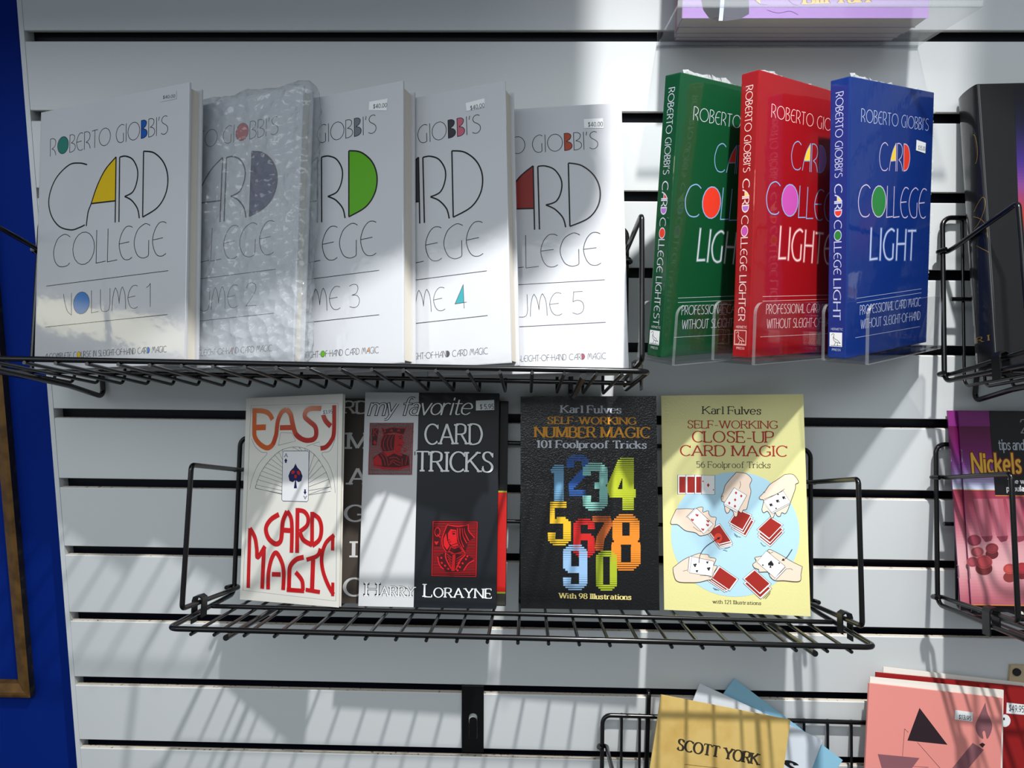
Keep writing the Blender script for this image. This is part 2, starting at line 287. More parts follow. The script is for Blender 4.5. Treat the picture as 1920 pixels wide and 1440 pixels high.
def layout(text, font=STD, tv=.1, th=.1, serif=0.0, gap=.14, space=.34, slant=0.0, fills=None):
    """-> (width, [(polygon, colour key)]) ; fills: {index of letter: key}"""
    x = 0.0; res = []; fills = fills or {}
    for i, ch in enumerate(text):
        sc_ = 1.0; c = ch
        if ch == ' ': x += space; continue
        if ch not in font:
            if ch.upper() in font: c = ch.upper()
            else: continue
        w, st = font[c]
        if i in fills and c in DECO_FILL: res.append(([(x+a, b) for a, b in DECO_FILL[c]()], fills[i]))
        for k, P in st:
            if k == 'l':
                for q in range(len(P)-1):
                    a, b = P[q], P[q+1]
                    res += [([(x+u, v) for u, v in poly], None) for poly in ribbon([a, b], tv, th, cap=(th*0.5 if not serif else 0.0))]
                    if serif:
                        dx, dy = b[0]-a[0], b[1]-a[1]; L = math.hypot(dx, dy)
                        if abs(dy)/L > .45:
                            for e in (a, b):
                                if min(abs(e[1]-t) for t in (0, 1, .66, -.3)) < .03 and not (c in 'AVMWvwNK' and ((c == 'A' and e[1] > .9) or (c in 'VWvw' and e[1] < .1) or (c == 'M' and abs(e[0]-.47) < .02) or (c == 'N' and e[0] > .5 and e[1] < .1))) and not (c == 'T' and e[1] > .9) and not (c in 'tf' and e[1] > .5):
                                    hw = tv*0.5+serif; y = e[1]; yy = y+(th*0.55 if y < .05 else -th*0.55)
                                    if c in 'bdhklmnpruijt' and y > .1: res.append(([(x+e[0]-hw, y-th*1.1), (x+e[0]+tv*.3, y-th*1.1), (x+e[0]+tv*.3, y), (x+e[0]-hw, y)], None))
                                    else: res.append(([(x+e[0]-hw, yy-th*.55), (x+e[0]+hw, yy-th*.55), (x+e[0]+hw, yy+th*.55), (x+e[0]-hw, yy+th*.55)], None))
                        elif c in 'EFTLZ' and abs(dx) > .3:
                            e = b; s_ = 1 if e[1] < .2 else -1
                            res.append(([(x+e[0]-th*.6, e[1]), (x+e[0]+th*.6, e[1]), (x+e[0]+th*.6, e[1]+s_*.2), (x+e[0]-th*.3, e[1]+s_*.16)], None))
                            if c == 'T': res.append(([(x+a[0]-th*.6, a[1]), (x+a[0]+th*.6, a[1]), (x+a[0]+th*.3, a[1]-.16), (x+a[0]-th*.6, a[1]-.2)], None))
            else:
                cl = math.hypot(P[0][0]-P[-1][0], P[0][1]-P[-1][1]) < 1e-6
                res += [([(x+u, v) for u, v in poly], None) for poly in ribbon(P[:-1] if cl else P, tv, th, closed=cl)]
                if serif and c in 'CGScs' and not cl:
                    for e in ([P[0], P[-1]] if c in 'Ss' else [P[0]]):
                        s_ = 1 if e[1] > .4 else -1
                        res.append(([(x+e[0]-th*.3, e[1]-s_*.08), (x+e[0]+th*.9, e[1]-s_*.1), (x+e[0]+th*.9, e[1]+s_*.14), (x+e[0]-th*.1, e[1]+s_*.1)], None))
        x += w+gap
    if slant: res = [([(a+b*slant, b) for a, b in p], k) for p, k in res]
    return x-gap, res

# ---------------------------------------------------------------- frames on book covers
def frame3(yaw, lean, roll):
    cy, sy = math.cos(yaw), math.sin(yaw)
    u = np.array([cy, sy, 0.]); n = np.array([sy, -cy, 0.]); v = np.array([0, 0, 1.])
    cl, sl = math.cos(lean), math.sin(lean); v2 = v*cl-n*sl; n2 = n*cl+v*sl
    cr, sr = math.cos(roll), math.sin(roll)
    return u*cr+v2*sr, v2*cr-u*sr, n2
class Pose:
    """front face of a leaning book: q = lower-left corner (mm) and yaw, lean, roll; W x H x T in mm"""
    def __init__(s, q, W, H, T):
        s.o = np.array(q[:3]); s.U, s.V, s.N = frame3(*q[3:6]); s.W, s.H, s.T = W, H, T
    def scaled(s, k):           # the same view, nearer to or farther from the lens: k times the distance and the size
        s.o = CAM+(s.o-CAM)*k; s.W *= k; s.H *= k; return s
    def cut(s, d):              # shorten from below
        s.o = s.o+s.V*d; s.H -= d; return s
    def matrix(s):
        m = Matrix.Identity(4)
        for i in range(3): m[i][0] = s.U[i]; m[i][1] = -s.N[i]; m[i][2] = s.V[i]
        m.translation = W3(s.o+s.U*s.W/2-s.N*s.T/2)
        return m
    def loc(s, u, v, w=0.0):    # cover coordinates (mm, w outwards) -> mesh millimetres
        return (u-s.W/2, -w-s.T/2, v)
    def uv(s, x, y, w=0.0):     # where the photograph's line of sight through (x, y) meets the cover
        d = CF+CR*(x-960)/FPX+CU*(720-y)/FPX
        a = np.linalg.solve(np.c_[s.U, s.V, -d], CAM-(s.o+s.N*w)); return float(a[0]), float(a[1])
class Ink:
    """printing on a face: polygons lying a hair above it, one mesh per printed element"""
    def __init__(s, mapf, pix=None, h0=0.06): s.map = mapf; s.pix = pix; s.h = h0; s.mb = MB()
    def new(s): s.mb = MB(); return s
    def poly(s, P, mt, h=None, px=False):
        if px: P = [s.pix(*p) for p in P]
        if h is None: s.h += 0.004; h = s.h
        A = 0
        for i in range(len(P)): A += P[i-1][0]*P[i][1]-P[i][0]*P[i-1][1]
        if A < 0: P = P[::-1]
        V = [Vector(s.map(a, b, h)) for a, b in P]
        if len(V) <= 4: s.mb.add(V, [tuple(range(len(V)))], mt)
        else:
            tris = tessellate_polygon([[Vector((a, b, 0)) for a, b in P]])
            T = []
            for t in tris:
                a, b, c = [P[k] for k in t]
                T.append(t if (b[0]-a[0])*(c[1]-a[1])-(b[1]-a[1])*(c[0]-a[0]) > 0 else t[::-1])
            s.mb.add(V, T, mt)
    def line(s, P, w, mt, px=False, closed=False, curve=False):
        if px: P = [s.pix(*p) for p in P]
        if curve: P = smooth(P)
        s.h += 0.004; k = 0
        for q in ribbon(P, w, w, closed=closed): s.poly(q, mt, s.h+0.0007*(k % 5)); k += 1
    def shape(s, P, mt, ink=None, w=0.4, px=True, curve=False):
        if px: P = [s.pix(*p) for p in P]
        if curve: P = smooth(P+[P[0]])[:-1]
        s.poly(P, mt)
        if ink: s.line(P, w, ink, closed=True)
    def ell(s, cx, cy, rx, ry, mt, n=40): s.poly(arc(cx, cy, rx, ry, 0, 360, n)[:-1], mt)
    def text(s, t, mt, p0, p1, top, px=True, colors=None, **kw):
        """baseline from p0 to p1; 'top' = a point at capital height above p0"""
        if px: p0, p1, top = s.pix(*p0), s.pix(*p1), s.pix(*top)
        w, polys = layout(t, **kw); bx, by = (p1[0]-p0[0])/w, (p1[1]-p0[1])/w
        ux, uy = p1[0]-p0[0], p1[1]-p0[1]; L = math.hypot(ux, uy)
        hh = ((top[0]-p0[0])*-uy+(top[1]-p0[1])*ux)/L      # capital height measured square to the baseline
        cx, cy = -uy/L*hh, ux/L*hh
        s.h += 0.012; k = 0
        for P, key in polys:
            Q = [(p0[0]+a*bx+b*cx, p0[1]+a*by+b*cy) for a, b in P]
            if key is not None: s.poly(Q, colors[key], s.h-0.006)
            else: s.poly(Q, mt, s.h+0.0007*(k % 7)); k += 1
    def done(s, name, parent):
        o = s.mb.build(name, parent, recalc=False); s.mb = MB(); return o
def zoomed(ox, oy, k): return lambda x, y: (ox+x/k, oy+y/k)
# ---------------------------------------------------------------- the setting
P_ = 76.2                       # slot pitch (mm)
def wall():
    mb = MB(); x0, x1 = 0.0, 1650.0
    prof0 = []
    for k in range(-5, 22):      # one board between slot k (below) and slot k-1 (above)
        zt = -P_*(k-1)-10.2; zb = -P_*k
        if k == -5: zt = zb+66
        # T-shaped edge: lips in front, undercut behind
        loop = [(0, zb+0.6), (0.6, zb), (6, zb), (6, zb+5), (19, zb+5), (19, zt-5), (6, zt-5), (6, zt), (0.8, zt), (0, zt-0.8)]
        v = [(x0, y-0.0, z) for y, z in loop]+[(x1, y, z) for y, z in loop]; n = len(loop)
        F = [(i, (i+1) % n, n+(i+1) % n, n+i) for i in range(n)]
        mb.add(v, [F[-1], F[0], F[1], F[8]], WHITE_WALL); mb.add(v, [F[7]], RAW_EDGE); mb.add(v, [F[2], F[3], F[4], F[5], F[6]], SLOT)
        mb.add(v, [tuple(range(n))], WHITE_WALL)
    mb.box((x0, 15.0, -1640), (x1, 18.9, 470), SLOT)
    o = mb.build('wall_back', recalc=True); o.location = W3((0, 0, 0)); tag(o, 'white slatwall panel of horizontal boards with dark slots between them', 'wall', kind='structure')
    mb = MB(); mb.box((-5.2, -0.3, -1640), (-0.3, 19.2, 470), WHITE_WALL, 0.4)
    o = mb.build('trim_1'); o.location = W3((0, 0, 0)); tag(o, 'narrow white edge strip closing the slatwall beside the blue wall', 'trim', kind='structure')
    mb = MB(); mb.box((-1500, 19.6, -Z0/MM), (1650, 60, 900), BLUE_WALL)
    o = mb.build('wall_left'); o.location = W3((0, 0, 0)); tag(o, 'deep blue painted wall behind the slatwall and the gilt frame', 'wall', kind='structure')
    FLOOR = mat('floor_vinyl', (120, 118, 114), 0.5, 0.4, vary=(3, (100, 98, 96), 0.4, 0.6))
    mb = MB(); mb.box((-1500, -3000, -40), (1650, 60, 0), FLOOR); o = mb.build('floor'); tag(o, 'grey shop floor far below the shelves', 'floor', kind='structure')
    # unseen boards added overhead, shaped to keep the spot off the upper display
    mb = MB(); mb.extrude([(-700, 44), (380, 60), (596, 118), (630, 165), (630, 330), (-700, 330)], -316, -298, WHITE_WALL, axis=1); mb.box((-700, -300, 312), (-690, -0.5, 330), WHITE_WALL, 1); mb.box((560, -300, 316), (568, -0.5, 330), WHITE_WALL, 1)
    o = mb.build('shade_board_left'); o.location = W3((0, 0, 0)); tag(o, 'unseen white board added overhead to shade the top shelf', 'trim', kind='structure')
    mb = MB(); mb.extrude([(816, 250), (840, 222), (1640, 200), (1640, 420), (816, 420)], -316, -298, WHITE_WALL, axis=1); mb.box((1000, -300, 406), (1008, -0.5, 420), WHITE_WALL, 1); mb.box((1600, -300, 406), (1608, -0.5, 420), WHITE_WALL, 1)  # second added board, shading the upper right wall
    o = mb.build('shade_board_right'); o.location = W3((0, 0, 0)); tag(o, 'shorter unseen white board added overhead to shade the wall near the black hardcover', 'trim', kind='structure')
wall()
def gilt_frame():
    GILT = mat('worn_gilt_wood', (118, 84, 36), 0.42, 0.5, metal=0.25, vary=(55, (92, 62, 24), 0.42, 0.62))
    DARK = mat('dark_frame_side', (34, 32, 28), 0.5, 0.4, vary=(90, (58, 54, 44), 0.55, 0.7))
    x1, z0, x0, z1 = -60.4, -718.9, -480, 80
    r = root('picture_frame', Matrix.Translation(W3((x1, 0, z0))))
    tag(r, 'empty worn gilt picture frame hanging on the blue wall', 'picture frame')
    prof = [(0, 19.4), (0, 10.4), (3, 9.6), (6, 9.9), (15, 14.0), (17, 19.4)]     # (inset, y)
    cs = [((x1, z0), (-1, 1)), ((x1, z1), (-1, -1)), ((x0, z1), (1, -1)), ((x0, z0), (1, 1))]
    for i, nm in enumerate(['stile', 'rail', 'stile', 'rail']):
        (a, da), (b, db) = cs[i], cs[(i+1) % 4]; mb = MB(); n = len(prof)
        v = [(a[0]+da[0]*t-x1, y, a[1]+da[1]*t-z0) for t, y in prof]+[(b[0]+db[0]*t-x1, y, b[1]+db[1]*t-z0) for t, y in prof]
        F = [(k, (k+1) % n, n+(k+1) % n, n+k) for k in range(n)]
        mb.add(v, F[1:], GILT); mb.add(v, [F[0]], DARK); mb.add(v, [tuple(range(n)), tuple(range(n, 2*n))[::-1]], RAW_EDGE)
        mb.build(nm, r)
gilt_frame()

# ---------------------------------------------------------------- wire shelves
SW, SD, SH = 595.3, 142.2, 162.0
def shelf(name, x0, z0, th, roll, slot, label):
    c, s_ = math.cos(-th), math.sin(-th)
    M = Matrix.Translation(W3((x0, -38.4, z0))) @ Matrix.Rotation(roll, 4, 'Y') @ Matrix.Rotation(-th, 4, 'X')
    r = root(name, M); tag(r, label, 'wire shelf', 'tilted wire shelves on the slatwall')
    tilt = th-0.195          # the back panel stands a little steeper than the floor is tilted
    L = lambda x, d, z: (x, -d, z)
    B = lambda x, d, z: (x, -d-z*tilt, z)
    def local(p):               # wall mm -> shelf mm
        q = M.inverted() @ W3(p); return (q[0]/MM, q[1]/MM, q[2]/MM)
    h = SW/2
    mb = MB(); mb.tube([L(-h, SD, 0), L(h, SD, 0), L(h, 0, 0), B(h, 0, SH), B(-h, 0, SH), L(-h, 0, 0)], 2.4, BLACK_WIRE, fillet=9, closed=True); mb.build('frame', r)
    mb = MB(); mb.tube([L(-h+2, 58, 0), L(h-2, 58, 0)], 2.2, BLACK_WIRE); mb.build('cross_rail', r)
    mb = MB(); mb.tube([B(-h+7, 0.5, SH*.5), B(h-7, 0.5, SH*.5)], 2.1, BLACK_WIRE); mb.build('back_rail', r)
    ns = [-(h-21.5)]+[25.63*k for k in range(-10, 11)]+[h-21.5]
    w0 = None
    for x in ns:
        if w0 is None:
            mb = MB(); mb.tube([L(0, SD+3.4, -3.4), L(0, 0, -3.9), L(0, -4.0, 2), B(0, -4.0, SH+1)], 1.55, BLACK_WIRE, fillet=7, n=8); w0 = o = mb.build('floor_wire', r)
        else:
            o = w0.copy(); C.objects.link(o); o.parent = r
        o.location = (x*MM, 0, 0)
    sl = -P_*slot
    for x in (-246.0, 246.0):
        mb = MB(); X = x0+x*math.cos(roll)
        zb = z0-(24 if x < 0 else 12)-x*math.sin(roll)
        P = [local((X, 7, sl-3)), local((X, -3.4, sl-3)), local((X, -3.4, zb)), L(x, 20, -9), L(x, SD+4, -5.4)]
        mb.tube(P, 2.6, BLACK_WIRE, fillet=6); mb.build('bracket', r)
    for sx in (-1, 1):
        x = sx*h; i_ = x-sx*5.2
        mb = MB()
        mb.tube([B(x+sx*1.0, 8, 128.2), B(x+sx*4.8, -1, 128), B(x, -5, 128), B(i_, 0, 128.4), B(x-sx*4.6, 12, 128.6), L(x-sx*2, 118, 137.5), L(x-sx*2, 122, 12), L(x-sx*4.6, 14, 7), L(i_, 2, 7), L(x, -5.6, 7), L(x+sx*5, 0, 7), L(x+sx*5, 8, 7.4)], 2.3, BLACK_WIRE, fillet=4.5, n=9); mb.build('side_loop', r)
        mb = MB(); a, b = 80, 91
        pl = [(x-sx*6.5, -3), (x-sx*6.5, 14.5), (x-sx*3, 17.0), (x+sx*2.5, 15.5), (x+sx*3.6, 12), (x+sx*3.6, -9), (x+sx*2.4, -9), (x+sx*2.4, 11), (x+sx*1.5, 13.6), (x-sx*2.6, 15.4), (x-sx*5.2, 13.6), (x-sx*5.2, -3)]
        mb.extrude(pl, -b, -a, BLACK_PLATE, axis=1); mb.build('clip', r)
    return r, M
shelf('wire_shelf', 302.5, -345.8, 0.25, 0.0091, 2, 'black wire shelf holding the row of five white hardcovers')
shelf('wire_shelf', 498.4, -569.5, 0.21, 0.0075, 5, 'black wire shelf holding the five upright paperbacks under the white hardcovers')
shelf('wire_shelf', 1208.0, -338.8, 0.25, 0.0075, 2, 'black wire shelf holding the thick black hardcover')
shelf('wire_shelf', 1221.0, -567.0, 0.21, 0.0075, 5, 'black wire shelf holding the purple coin booklets')
shelf('wire_shelf', 886.5, -875.0, 0.21, 0.0075, 9, 'lowest black wire shelf holding the tan and pink booklets')
def hook_plate():
    r = root('slatwall_plate', Matrix.Translation(W3((447, 0, -762)))); tag(r, 'empty black steel plate with a keyhole hung in the slatwall under the paperback shelf', 'bracket')
    w = 12.2; zt, zb = 74.4, -3.0
    outer = [(-w, zb), (w, zb), (w, zt), (-w, zt)]
    hole = arc(0.4, 39.5, 4.7, 4.7, 0, 180, 12)+[(-4.3, 12), (5.1, 12)]
    mb = MB()
    for y in (-2.6, -0.6):
        A = [Vector((a, b, 0)) for a, b in outer]; B = [Vector((a, b, 0)) for a, b in hole]
        tr = tessellate_polygon([A, B]); mb.add([(a, y, b) for a, b in outer+hole], tr, BLACK_PLATE)
    for lp in (outer, hole):
        n = len(lp); mb.add([(a, -2.6, b) for a, b in lp]+[(a, -0.6, b) for a, b in lp], [(k, (k+1) % n, n+(k+1) % n, n+k) for k in range(n)], BLACK_PLATE)
    mb.box((-w, -2.6, zt-0.1), (w, 8, zt+1.6), BLACK_PLATE); mb.box((-w, 6.4, zt), (w, 8, zt+7), BLACK_PLATE); mb.build('plate', r)
    mb = MB(); mb.box((-3.9, -3.4, 12), (4.7, -2.2, 36), BLACK_PLATE, 0.5); mb.add([(a, -3.5, b) for a, b in arc(0.4, 36, 4.2, 4.2, 0, 180, 10)], [tuple(range(11))], BLACK_PLATE); mb.build('tongue', r)
hook_plate()
# ---------------------------------------------------------------- book builders
def hardcover(name, ps, cover_m, label, cat, group=None, spine_m=None, round_spine=False, back_m=None, gap=3.0):
    W, H, T = ps.W, ps.H, ps.T
    r = root(name, ps.matrix()); tag(r, label, cat, group)
    L = ps.loc
    def bx(a, b, mt, bev=0.0):
        mb = MB(); p, q = L(*a), L(*b); mb.box([min(p[i], q[i]) for i in range(3)], [max(p[i], q[i]) for i in range(3)], mt, bev); return mb
    fc = bx((0.2, 0, -2.6), (W, H, 0), cover_m, 0.9).build('front_cover', r)
    bx((0.2, 0, -T), (W, H, -T+2.6), back_m or cover_m, 0.9).build('back_cover', r)
    mb = MB()
    if round_spine:
        n = 12; o_ = []; i_ = []
        for k in range(n+1):
            a = PI*k/n; w = -T/2+T/2*math.cos(a); bul = math.sin(a)*T*.13
            o_.append((0.3-bul, w)); i_.append((2.4-bul, -T/2+(T/2-2.2)*math.cos(a)))
        lp = o_+i_[::-1]
        v = [L(u, 0, w) for u, w in lp]+[L(u, H, w) for u, w in lp]; m_ = len(lp)
        mb.add(v, [(k, (k+1) % m_, m_+(k+1) % m_, m_+k) for k in range(m_)], spine_m or cover_m, True)
        for q in range(2): mb.add(v[q*m_:(q+1)*m_], [(k, k+1, m_-2-k, m_-1-k) for k in range(n)], spine_m or cover_m)
    else:
        p, q = L(-1.2, 0, -T), L(1.2, H, 0); mb.box([min(p[i], q[i]) for i in range(3)], [max(p[i], q[i]) for i in range(3)], spine_m or cover_m, 1.0)
    sp = mb.build('spine', r)
    bx((2.0, 3.2, -T+2.7), (W-gap, H-3.2, -2.7), PAPER).build('page_block', r)
    return r, fc, sp
def paperback(name, ps, cover_m, label, cat, group=None, page_m=None, thin=0.35, bend=None):
    """soft cover wrapped round a page block; bend(u, v) pushes the sheet outwards"""
    W, H, T = ps.W, ps.H, ps.T
    r = root(name, ps.matrix()); tag(r, label, cat, group)
    f = bend or (lambda u, v: 0.0)
    if bend:
        base = ps.loc; ps.loc = lambda u, v, w=0.0: base(u, v, w+f(u, v))
    L = ps.loc; nu, nv = (14, 18) if bend else (1, 1)
    def slab(u0, u1, v0, v1, w0, w1, mt, mb):
        V = [L(u0+(u1-u0)*i/nu, v0+(v1-v0)*j/nv, w) for w in (w1, w0) for j in range(nv+1) for i in range(nu+1)]
        K = (nu+1)*(nv+1); F = []
        for j in range(nv):
            for i in range(nu):
                a = j*(nu+1)+i; F += [(a, a+1, a+nu+2, a+nu+1), (K+a, K+a+nu+1, K+a+nu+2, K+a+1)]
        ring = [i for i in range(nu+1)]+[j*(nu+1)+nu for j in range(1, nv+1)]+[nv*(nu+1)+i for i in range(nu-1, -1, -1)]+[j*(nu+1) for j in range(nv-1, 0, -1)]
        for k in range(len(ring)):
            a, b = ring[k], ring[(k+1) % len(ring)]; F.append((a, K+a, K+b, b))
        mb.add(V, F, mt)
        return mb
    mb = slab(0, W, 0, H, -thin, 0, cover_m, MB()); slab(0, thin, 0, H, -T, -thin, cover_m, mb); fc = mb.build('front_cover', r)
    slab(0, W, 0, H, -T, -T+thin, cover_m, MB()).build('back_cover', r)
    slab(thin+.1, W-.6, 0.5, H-.5, -T+thin+.05, -thin-.05, page_m or PAPER, MB()).build('page_block', r)
    return r, fc
def sticker(ps, fc, quad, text, p0, p1, top, px, ground=STICKER, ink=STICKER_INK, h=0.35):
    k = Ink(ps.loc, px, h0=h); k.poly(quad, ground, px=True); o = k.done('price_sticker', fc)
    k.h = h+0.02; k.text(text, ink, p0, p1, top, tv=.13, th=.13, gap=.2, space=.3); k.done('price_text', fc)
    return o
def glossy(n, rgb, **kw):
    a = dict(rough=0.5, spec=0.15, coat=0.8, coat_rough=0.07, bump=('noise', 38, 0.12, 0.0016)); a.update(kw); return mat(n, rgb, **a)
def flat(n, rgb, **kw):
    a = dict(rough=0.5, spec=0.15, coat=0.6, coat_rough=0.1); a.update(kw); return mat('ink_'+n, rgb, **a)
K_ = flat('black', (16, 17, 20))
THIN = dict(font=DECO)
# ---------------------------------------------------------------- five white hardcovers
JACKET = glossy('white_jacket', (200, 202, 207))
VS = 0.975; VW, VH = 185.6*VS, 260.0*VS
VOL = [((22.8993, -60.1624, -335.6919, -0.3251, 0.1752, 0.0805), 17), ((126.7662, -77.0, -334.4, -0.3311, 0.231, 0.0888), 16), ((219.7412, -73.8126, -335.5249, -0.3173, 0.2059, 0.0962), 24),
       ((312.9759, -77.0886, -336.4973, -0.3076, 0.2078, 0.1026), 25), ((411.4678, -78.9191, -333.5738, -0.0837, 0.248, 0.0439), 27)]
def nearer(q, k): o = CAM+(np.array(q[:3])-CAM)*k; return (*o, *q[3:])
VOL = [(nearer(q, VS*(1.009 if i == 1 else 1.0)), T) for i, (q, T) in enumerate(VOL)]
zv = zoomed(0, 100, 2.25)
p1_ = Pose(VOL[0][0], VW, VH, 17)
def v1(x, y): return p1_.uv(*zv(x, y))
LAY = {k: [v1(*a) for a in q] for k, q in dict(name=[(212, 434), (708, 338), (215, 362)], title=[(362, 730), (602, 690), (372, 447)], college=[(225, 905), (700, 853), (230, 770)], l1=[(196, 982), (710, 917)], l2=[(191, 1155), (707, 1102)],
       vol=[(268, 1108), (636, 1068), (266, 1016)], foot=[(190, 1292), (703, 1260), (190, 1268)]).items()}
SILL = [{1: 'teal', 11: 'blue'}, {10: 'red'}, {12: 'grey'}, {11: 'dark', 12: 'pink'}, {11: 'rust'}]
TITLE = [{1: 'yellow'}, {3: 'violet'}, {3: 'green'}, {1: 'dark'}, {1: 'brick'}]
VCOL = [{1: 'blue2'}, {}, {}, {7: 'teal2'}, {}]
FCOL = [{12: 'yellow', 40: 'blue2'}, {33: 'pink'}, {29: 'green', 43: 'orange'}, {35: 'dark'}, {40: 'wine'}]
PAL = {k: flat(k, v) for k, v in dict(teal=(30, 120, 108), blue=(20, 84, 170), red=(176, 40, 40), grey=(112, 116, 124), dark=(58, 54, 62), pink=(190, 98, 118), rust=(168, 70, 46), yellow=(222, 186, 14), violet=(52, 44, 92), green=(92, 168, 30), brick=(146, 44, 40), blue2=(18, 112, 190), teal2=(18, 150, 160), orange=(226, 140, 40), wine=(150, 60, 80)).items()}
DU = [(0, 0), (-1.5, 1.5), (-3.0, 0.0), (0.0, 0.0), (1.0, 0.0)]
LBL = ['white hardcover nearest the blue wall, with a yellow A and a blue O', 'hardcover wrapped in bubble film in the row of white hardcovers', 'white hardcover with a bright green D on the cover', 'white hardcover with a teal figure 4 and grey and pink letter Bs', 'white hardcover at the spotlit shelf end with a rust red B and dark red A']
VPS = []
for i, (q, T) in enumerate(VOL):
    ps = Pose(q, VW, VH, T).cut((2.6, 3.6, 4.0, 4.9, 1.9)[i]); VPS.append(ps)
    r, fc, sp = hardcover('hardcover_book', ps, JACKET, LBL[i], 'book', 'white hardcover series on the upper wire shelf', round_spine=True)
    cutd = VH-ps.H; du, dv = DU[i][0], DU[i][1]-cutd; S_ = lambda k: [(a+du, b+dv) for a, b in LAY[k]]
    k = Ink(ps.loc, ps.uv)
    a = S_('name'); k.text("ROBERTO GIOBBI'S", K_, *a, px=False, font=DECO, tv=.035, th=.035, gap=.1, space=.3, fills=SILL[i], colors=PAL); k.done('author_lettering', fc)
    # CARD: four tall letters drawn one by one
    (bx0, by0), (bx1, by1), (tx, ty) = S_('title')
    def TL(px_, py_): u, v = v1(px_, py_); return (u+du, v+dv)
    fl = TITLE[i]
    if 1 in fl: k.poly([TL(*p) for p in smooth([(385, 634), (410, 560), (445, 490), (490, 437)])]+[TL(488, 622)], PAL[fl[1]])
    if 3 in fl: k.poly([TL(*p) for p in smooth([(606, 413), (650, 420), (690, 460), (708, 520), (700, 590), (665, 650), (602, 691)])], PAL[fl[3]])
    for P in ([(368, 470), (335, 463), (290, 472), (235, 530), (207, 610), (215, 680), (250, 730), (300, 745), (335, 735), (358, 724)], [(364, 729), (372, 670), (385, 634), (410, 560), (445, 490), (490, 437)], [(490, 437), (486, 714)], [(385, 634), (488, 622)],
              [(505, 438), (502, 712)], [(505, 438), (530, 434), (560, 448), (580, 490), (578, 540), (560, 585), (526, 604)], [(526, 604), (555, 620), (580, 655), (588, 696)], [(606, 413), (602, 691)], [(606, 413), (650, 420), (690, 460), (708, 520), (700, 590), (665, 650), (602, 691)]):
        k.line([TL(*p) for p in P], 1.35, K_, curve=len(P) > 2)
    a = S_('college'); k.done('title_lettering', fc); k.text('COLLEGE', K_, *a, px=False, font=DECO, tv=.02, th=.02, gap=.07); k.done('title_lettering', fc)
    a = S_('vol'); k.text('VOLUME %d' % (i+1), K_, *a, px=False, font=DECO, tv=.02, th=.02, gap=.1, space=.3, fills=VCOL[i], colors=PAL); k.done('volume_lettering', fc)
    for key_ in ('l1', 'l2'): a = S_(key_); k.line(a, 0.55, K_)
    a = S_('foot'); k.text('A COMPLETE COURSE IN SLEIGHT-OF-HAND CARD MAGIC', K_, *a, px=False, font=DECO, tv=.06, th=.06, gap=.12, space=.34, fills=FCOL[i], colors=PAL); k.done('footer_lettering', fc)
    zz = {0: None, 2: ([(281, 193), (354, 180), (350, 228), (279, 226)], (297, 220), (350, 214), (297, 204)), 3: ([(664, 198), (738, 179), (741, 214), (667, 230)], (683, 226), (738, 214), (683, 210)), 4: ([(1132, 262), (1208, 258), (1210, 297), (1134, 297)], (1150, 292), (1207, 290), (1150, 275))}.get(i)
    if zz: sticker(ps, fc, zz[0], '$40.00', zz[1], zz[2], zz[3], lambda x, y, ps=ps: ps.uv(560+x/2.118, 100+y/2.118))
    if i == 0: sticker(ps, fc, [(676, 172), (745, 158), (746, 192), (678, 206)], '$40.00', (689, 193), (739, 187), (689, 180), lambda x, y, ps=ps: ps.uv(*zv(x, y)), ground=JACKET)
# bubble film round the second hardcover
def bubble(ps, r):
    bm = bmesh.new(); bmesh.ops.create_cube(bm, size=2.0); bmesh.ops.subdivide_edges(bm, edges=bm.edges[:], cuts=56, use_grid_fill=True)
    hx, hy, hz = (ps.W+15)/2, (ps.T+9)/2, (ps.H+7)/2
    for v in bm.verts:
        p = Vector((v.co.x*hx, v.co.y*hy, v.co.z*hz)); rr = 10.0
        q = Vector((max(-hx+rr, min(hx-rr, p.x)), max(-hy+rr, min(hy-rr, p.y)), max(-hz+rr, min(hz-rr, p.z))))
        d = p-q; n = d.normalized() if d.length > 1e-6 else Vector((0, -1, 0)); p = q+n*min(d.length, rr)
        a = noise.noise(Vector((p.x*.055, p.y*.055, p.z*.03)))*3.0+noise.noise(Vector((p.x*.2, p.y*.2, p.z*.2)))*1.3
        v.co = p+n*(a-0.6)
    bm.verts.index_update(); mb = MB(); mb.add([(v.co.x+2.5, v.co.y, v.co.z+ps.H/2+3.4) for v in bm.verts], [[v.index for v in f.verts] for f in bm.faces], BUBBLE, True); bm.free()
    mb.build('bubble_wrap', r)
bubble(VPS[1], [o for o in C.objects if o.get('label') == LBL[1]][0])

# ---------------------------------------------------------------- green, red and blue hardcovers on clear acrylic holders
LIGHT = [('green', (623.6, -105.2, -309.4, 0.6435, -0.05, 0.006), (8, 72, 40), (206, 206, 220), 'LIGHTEST', -9), ('red', (696.9427, -118.9808, -307.2363, 0.6604, 0.0213, -0.0033), (150, 12, 20), (244, 208, 206), 'LIGHTER', -24), ('blue', (787.9988, -100.5409, -309.2559, 0.6563, 0.024, 0.0598), (10, 46, 122), (196, 204, 236), 'LIGHT', -4)]
zb = zoomed(1160, 0, 1.8947)
bl = Pose(LIGHT[2][1], 147.7, 240, 17).scaled(.98)
def b1(x, y): return bl.uv(*zb(x, y))
GR1 = flat('sun_yellow', (244, 208, 60)); GR2 = flat('orange_red', (226, 60, 40)); GR3 = flat('magenta', (196, 80, 170)); GR4 = flat('leaf_green', (40, 130, 60)); GR5 = flat('lilac', (172, 110, 196))
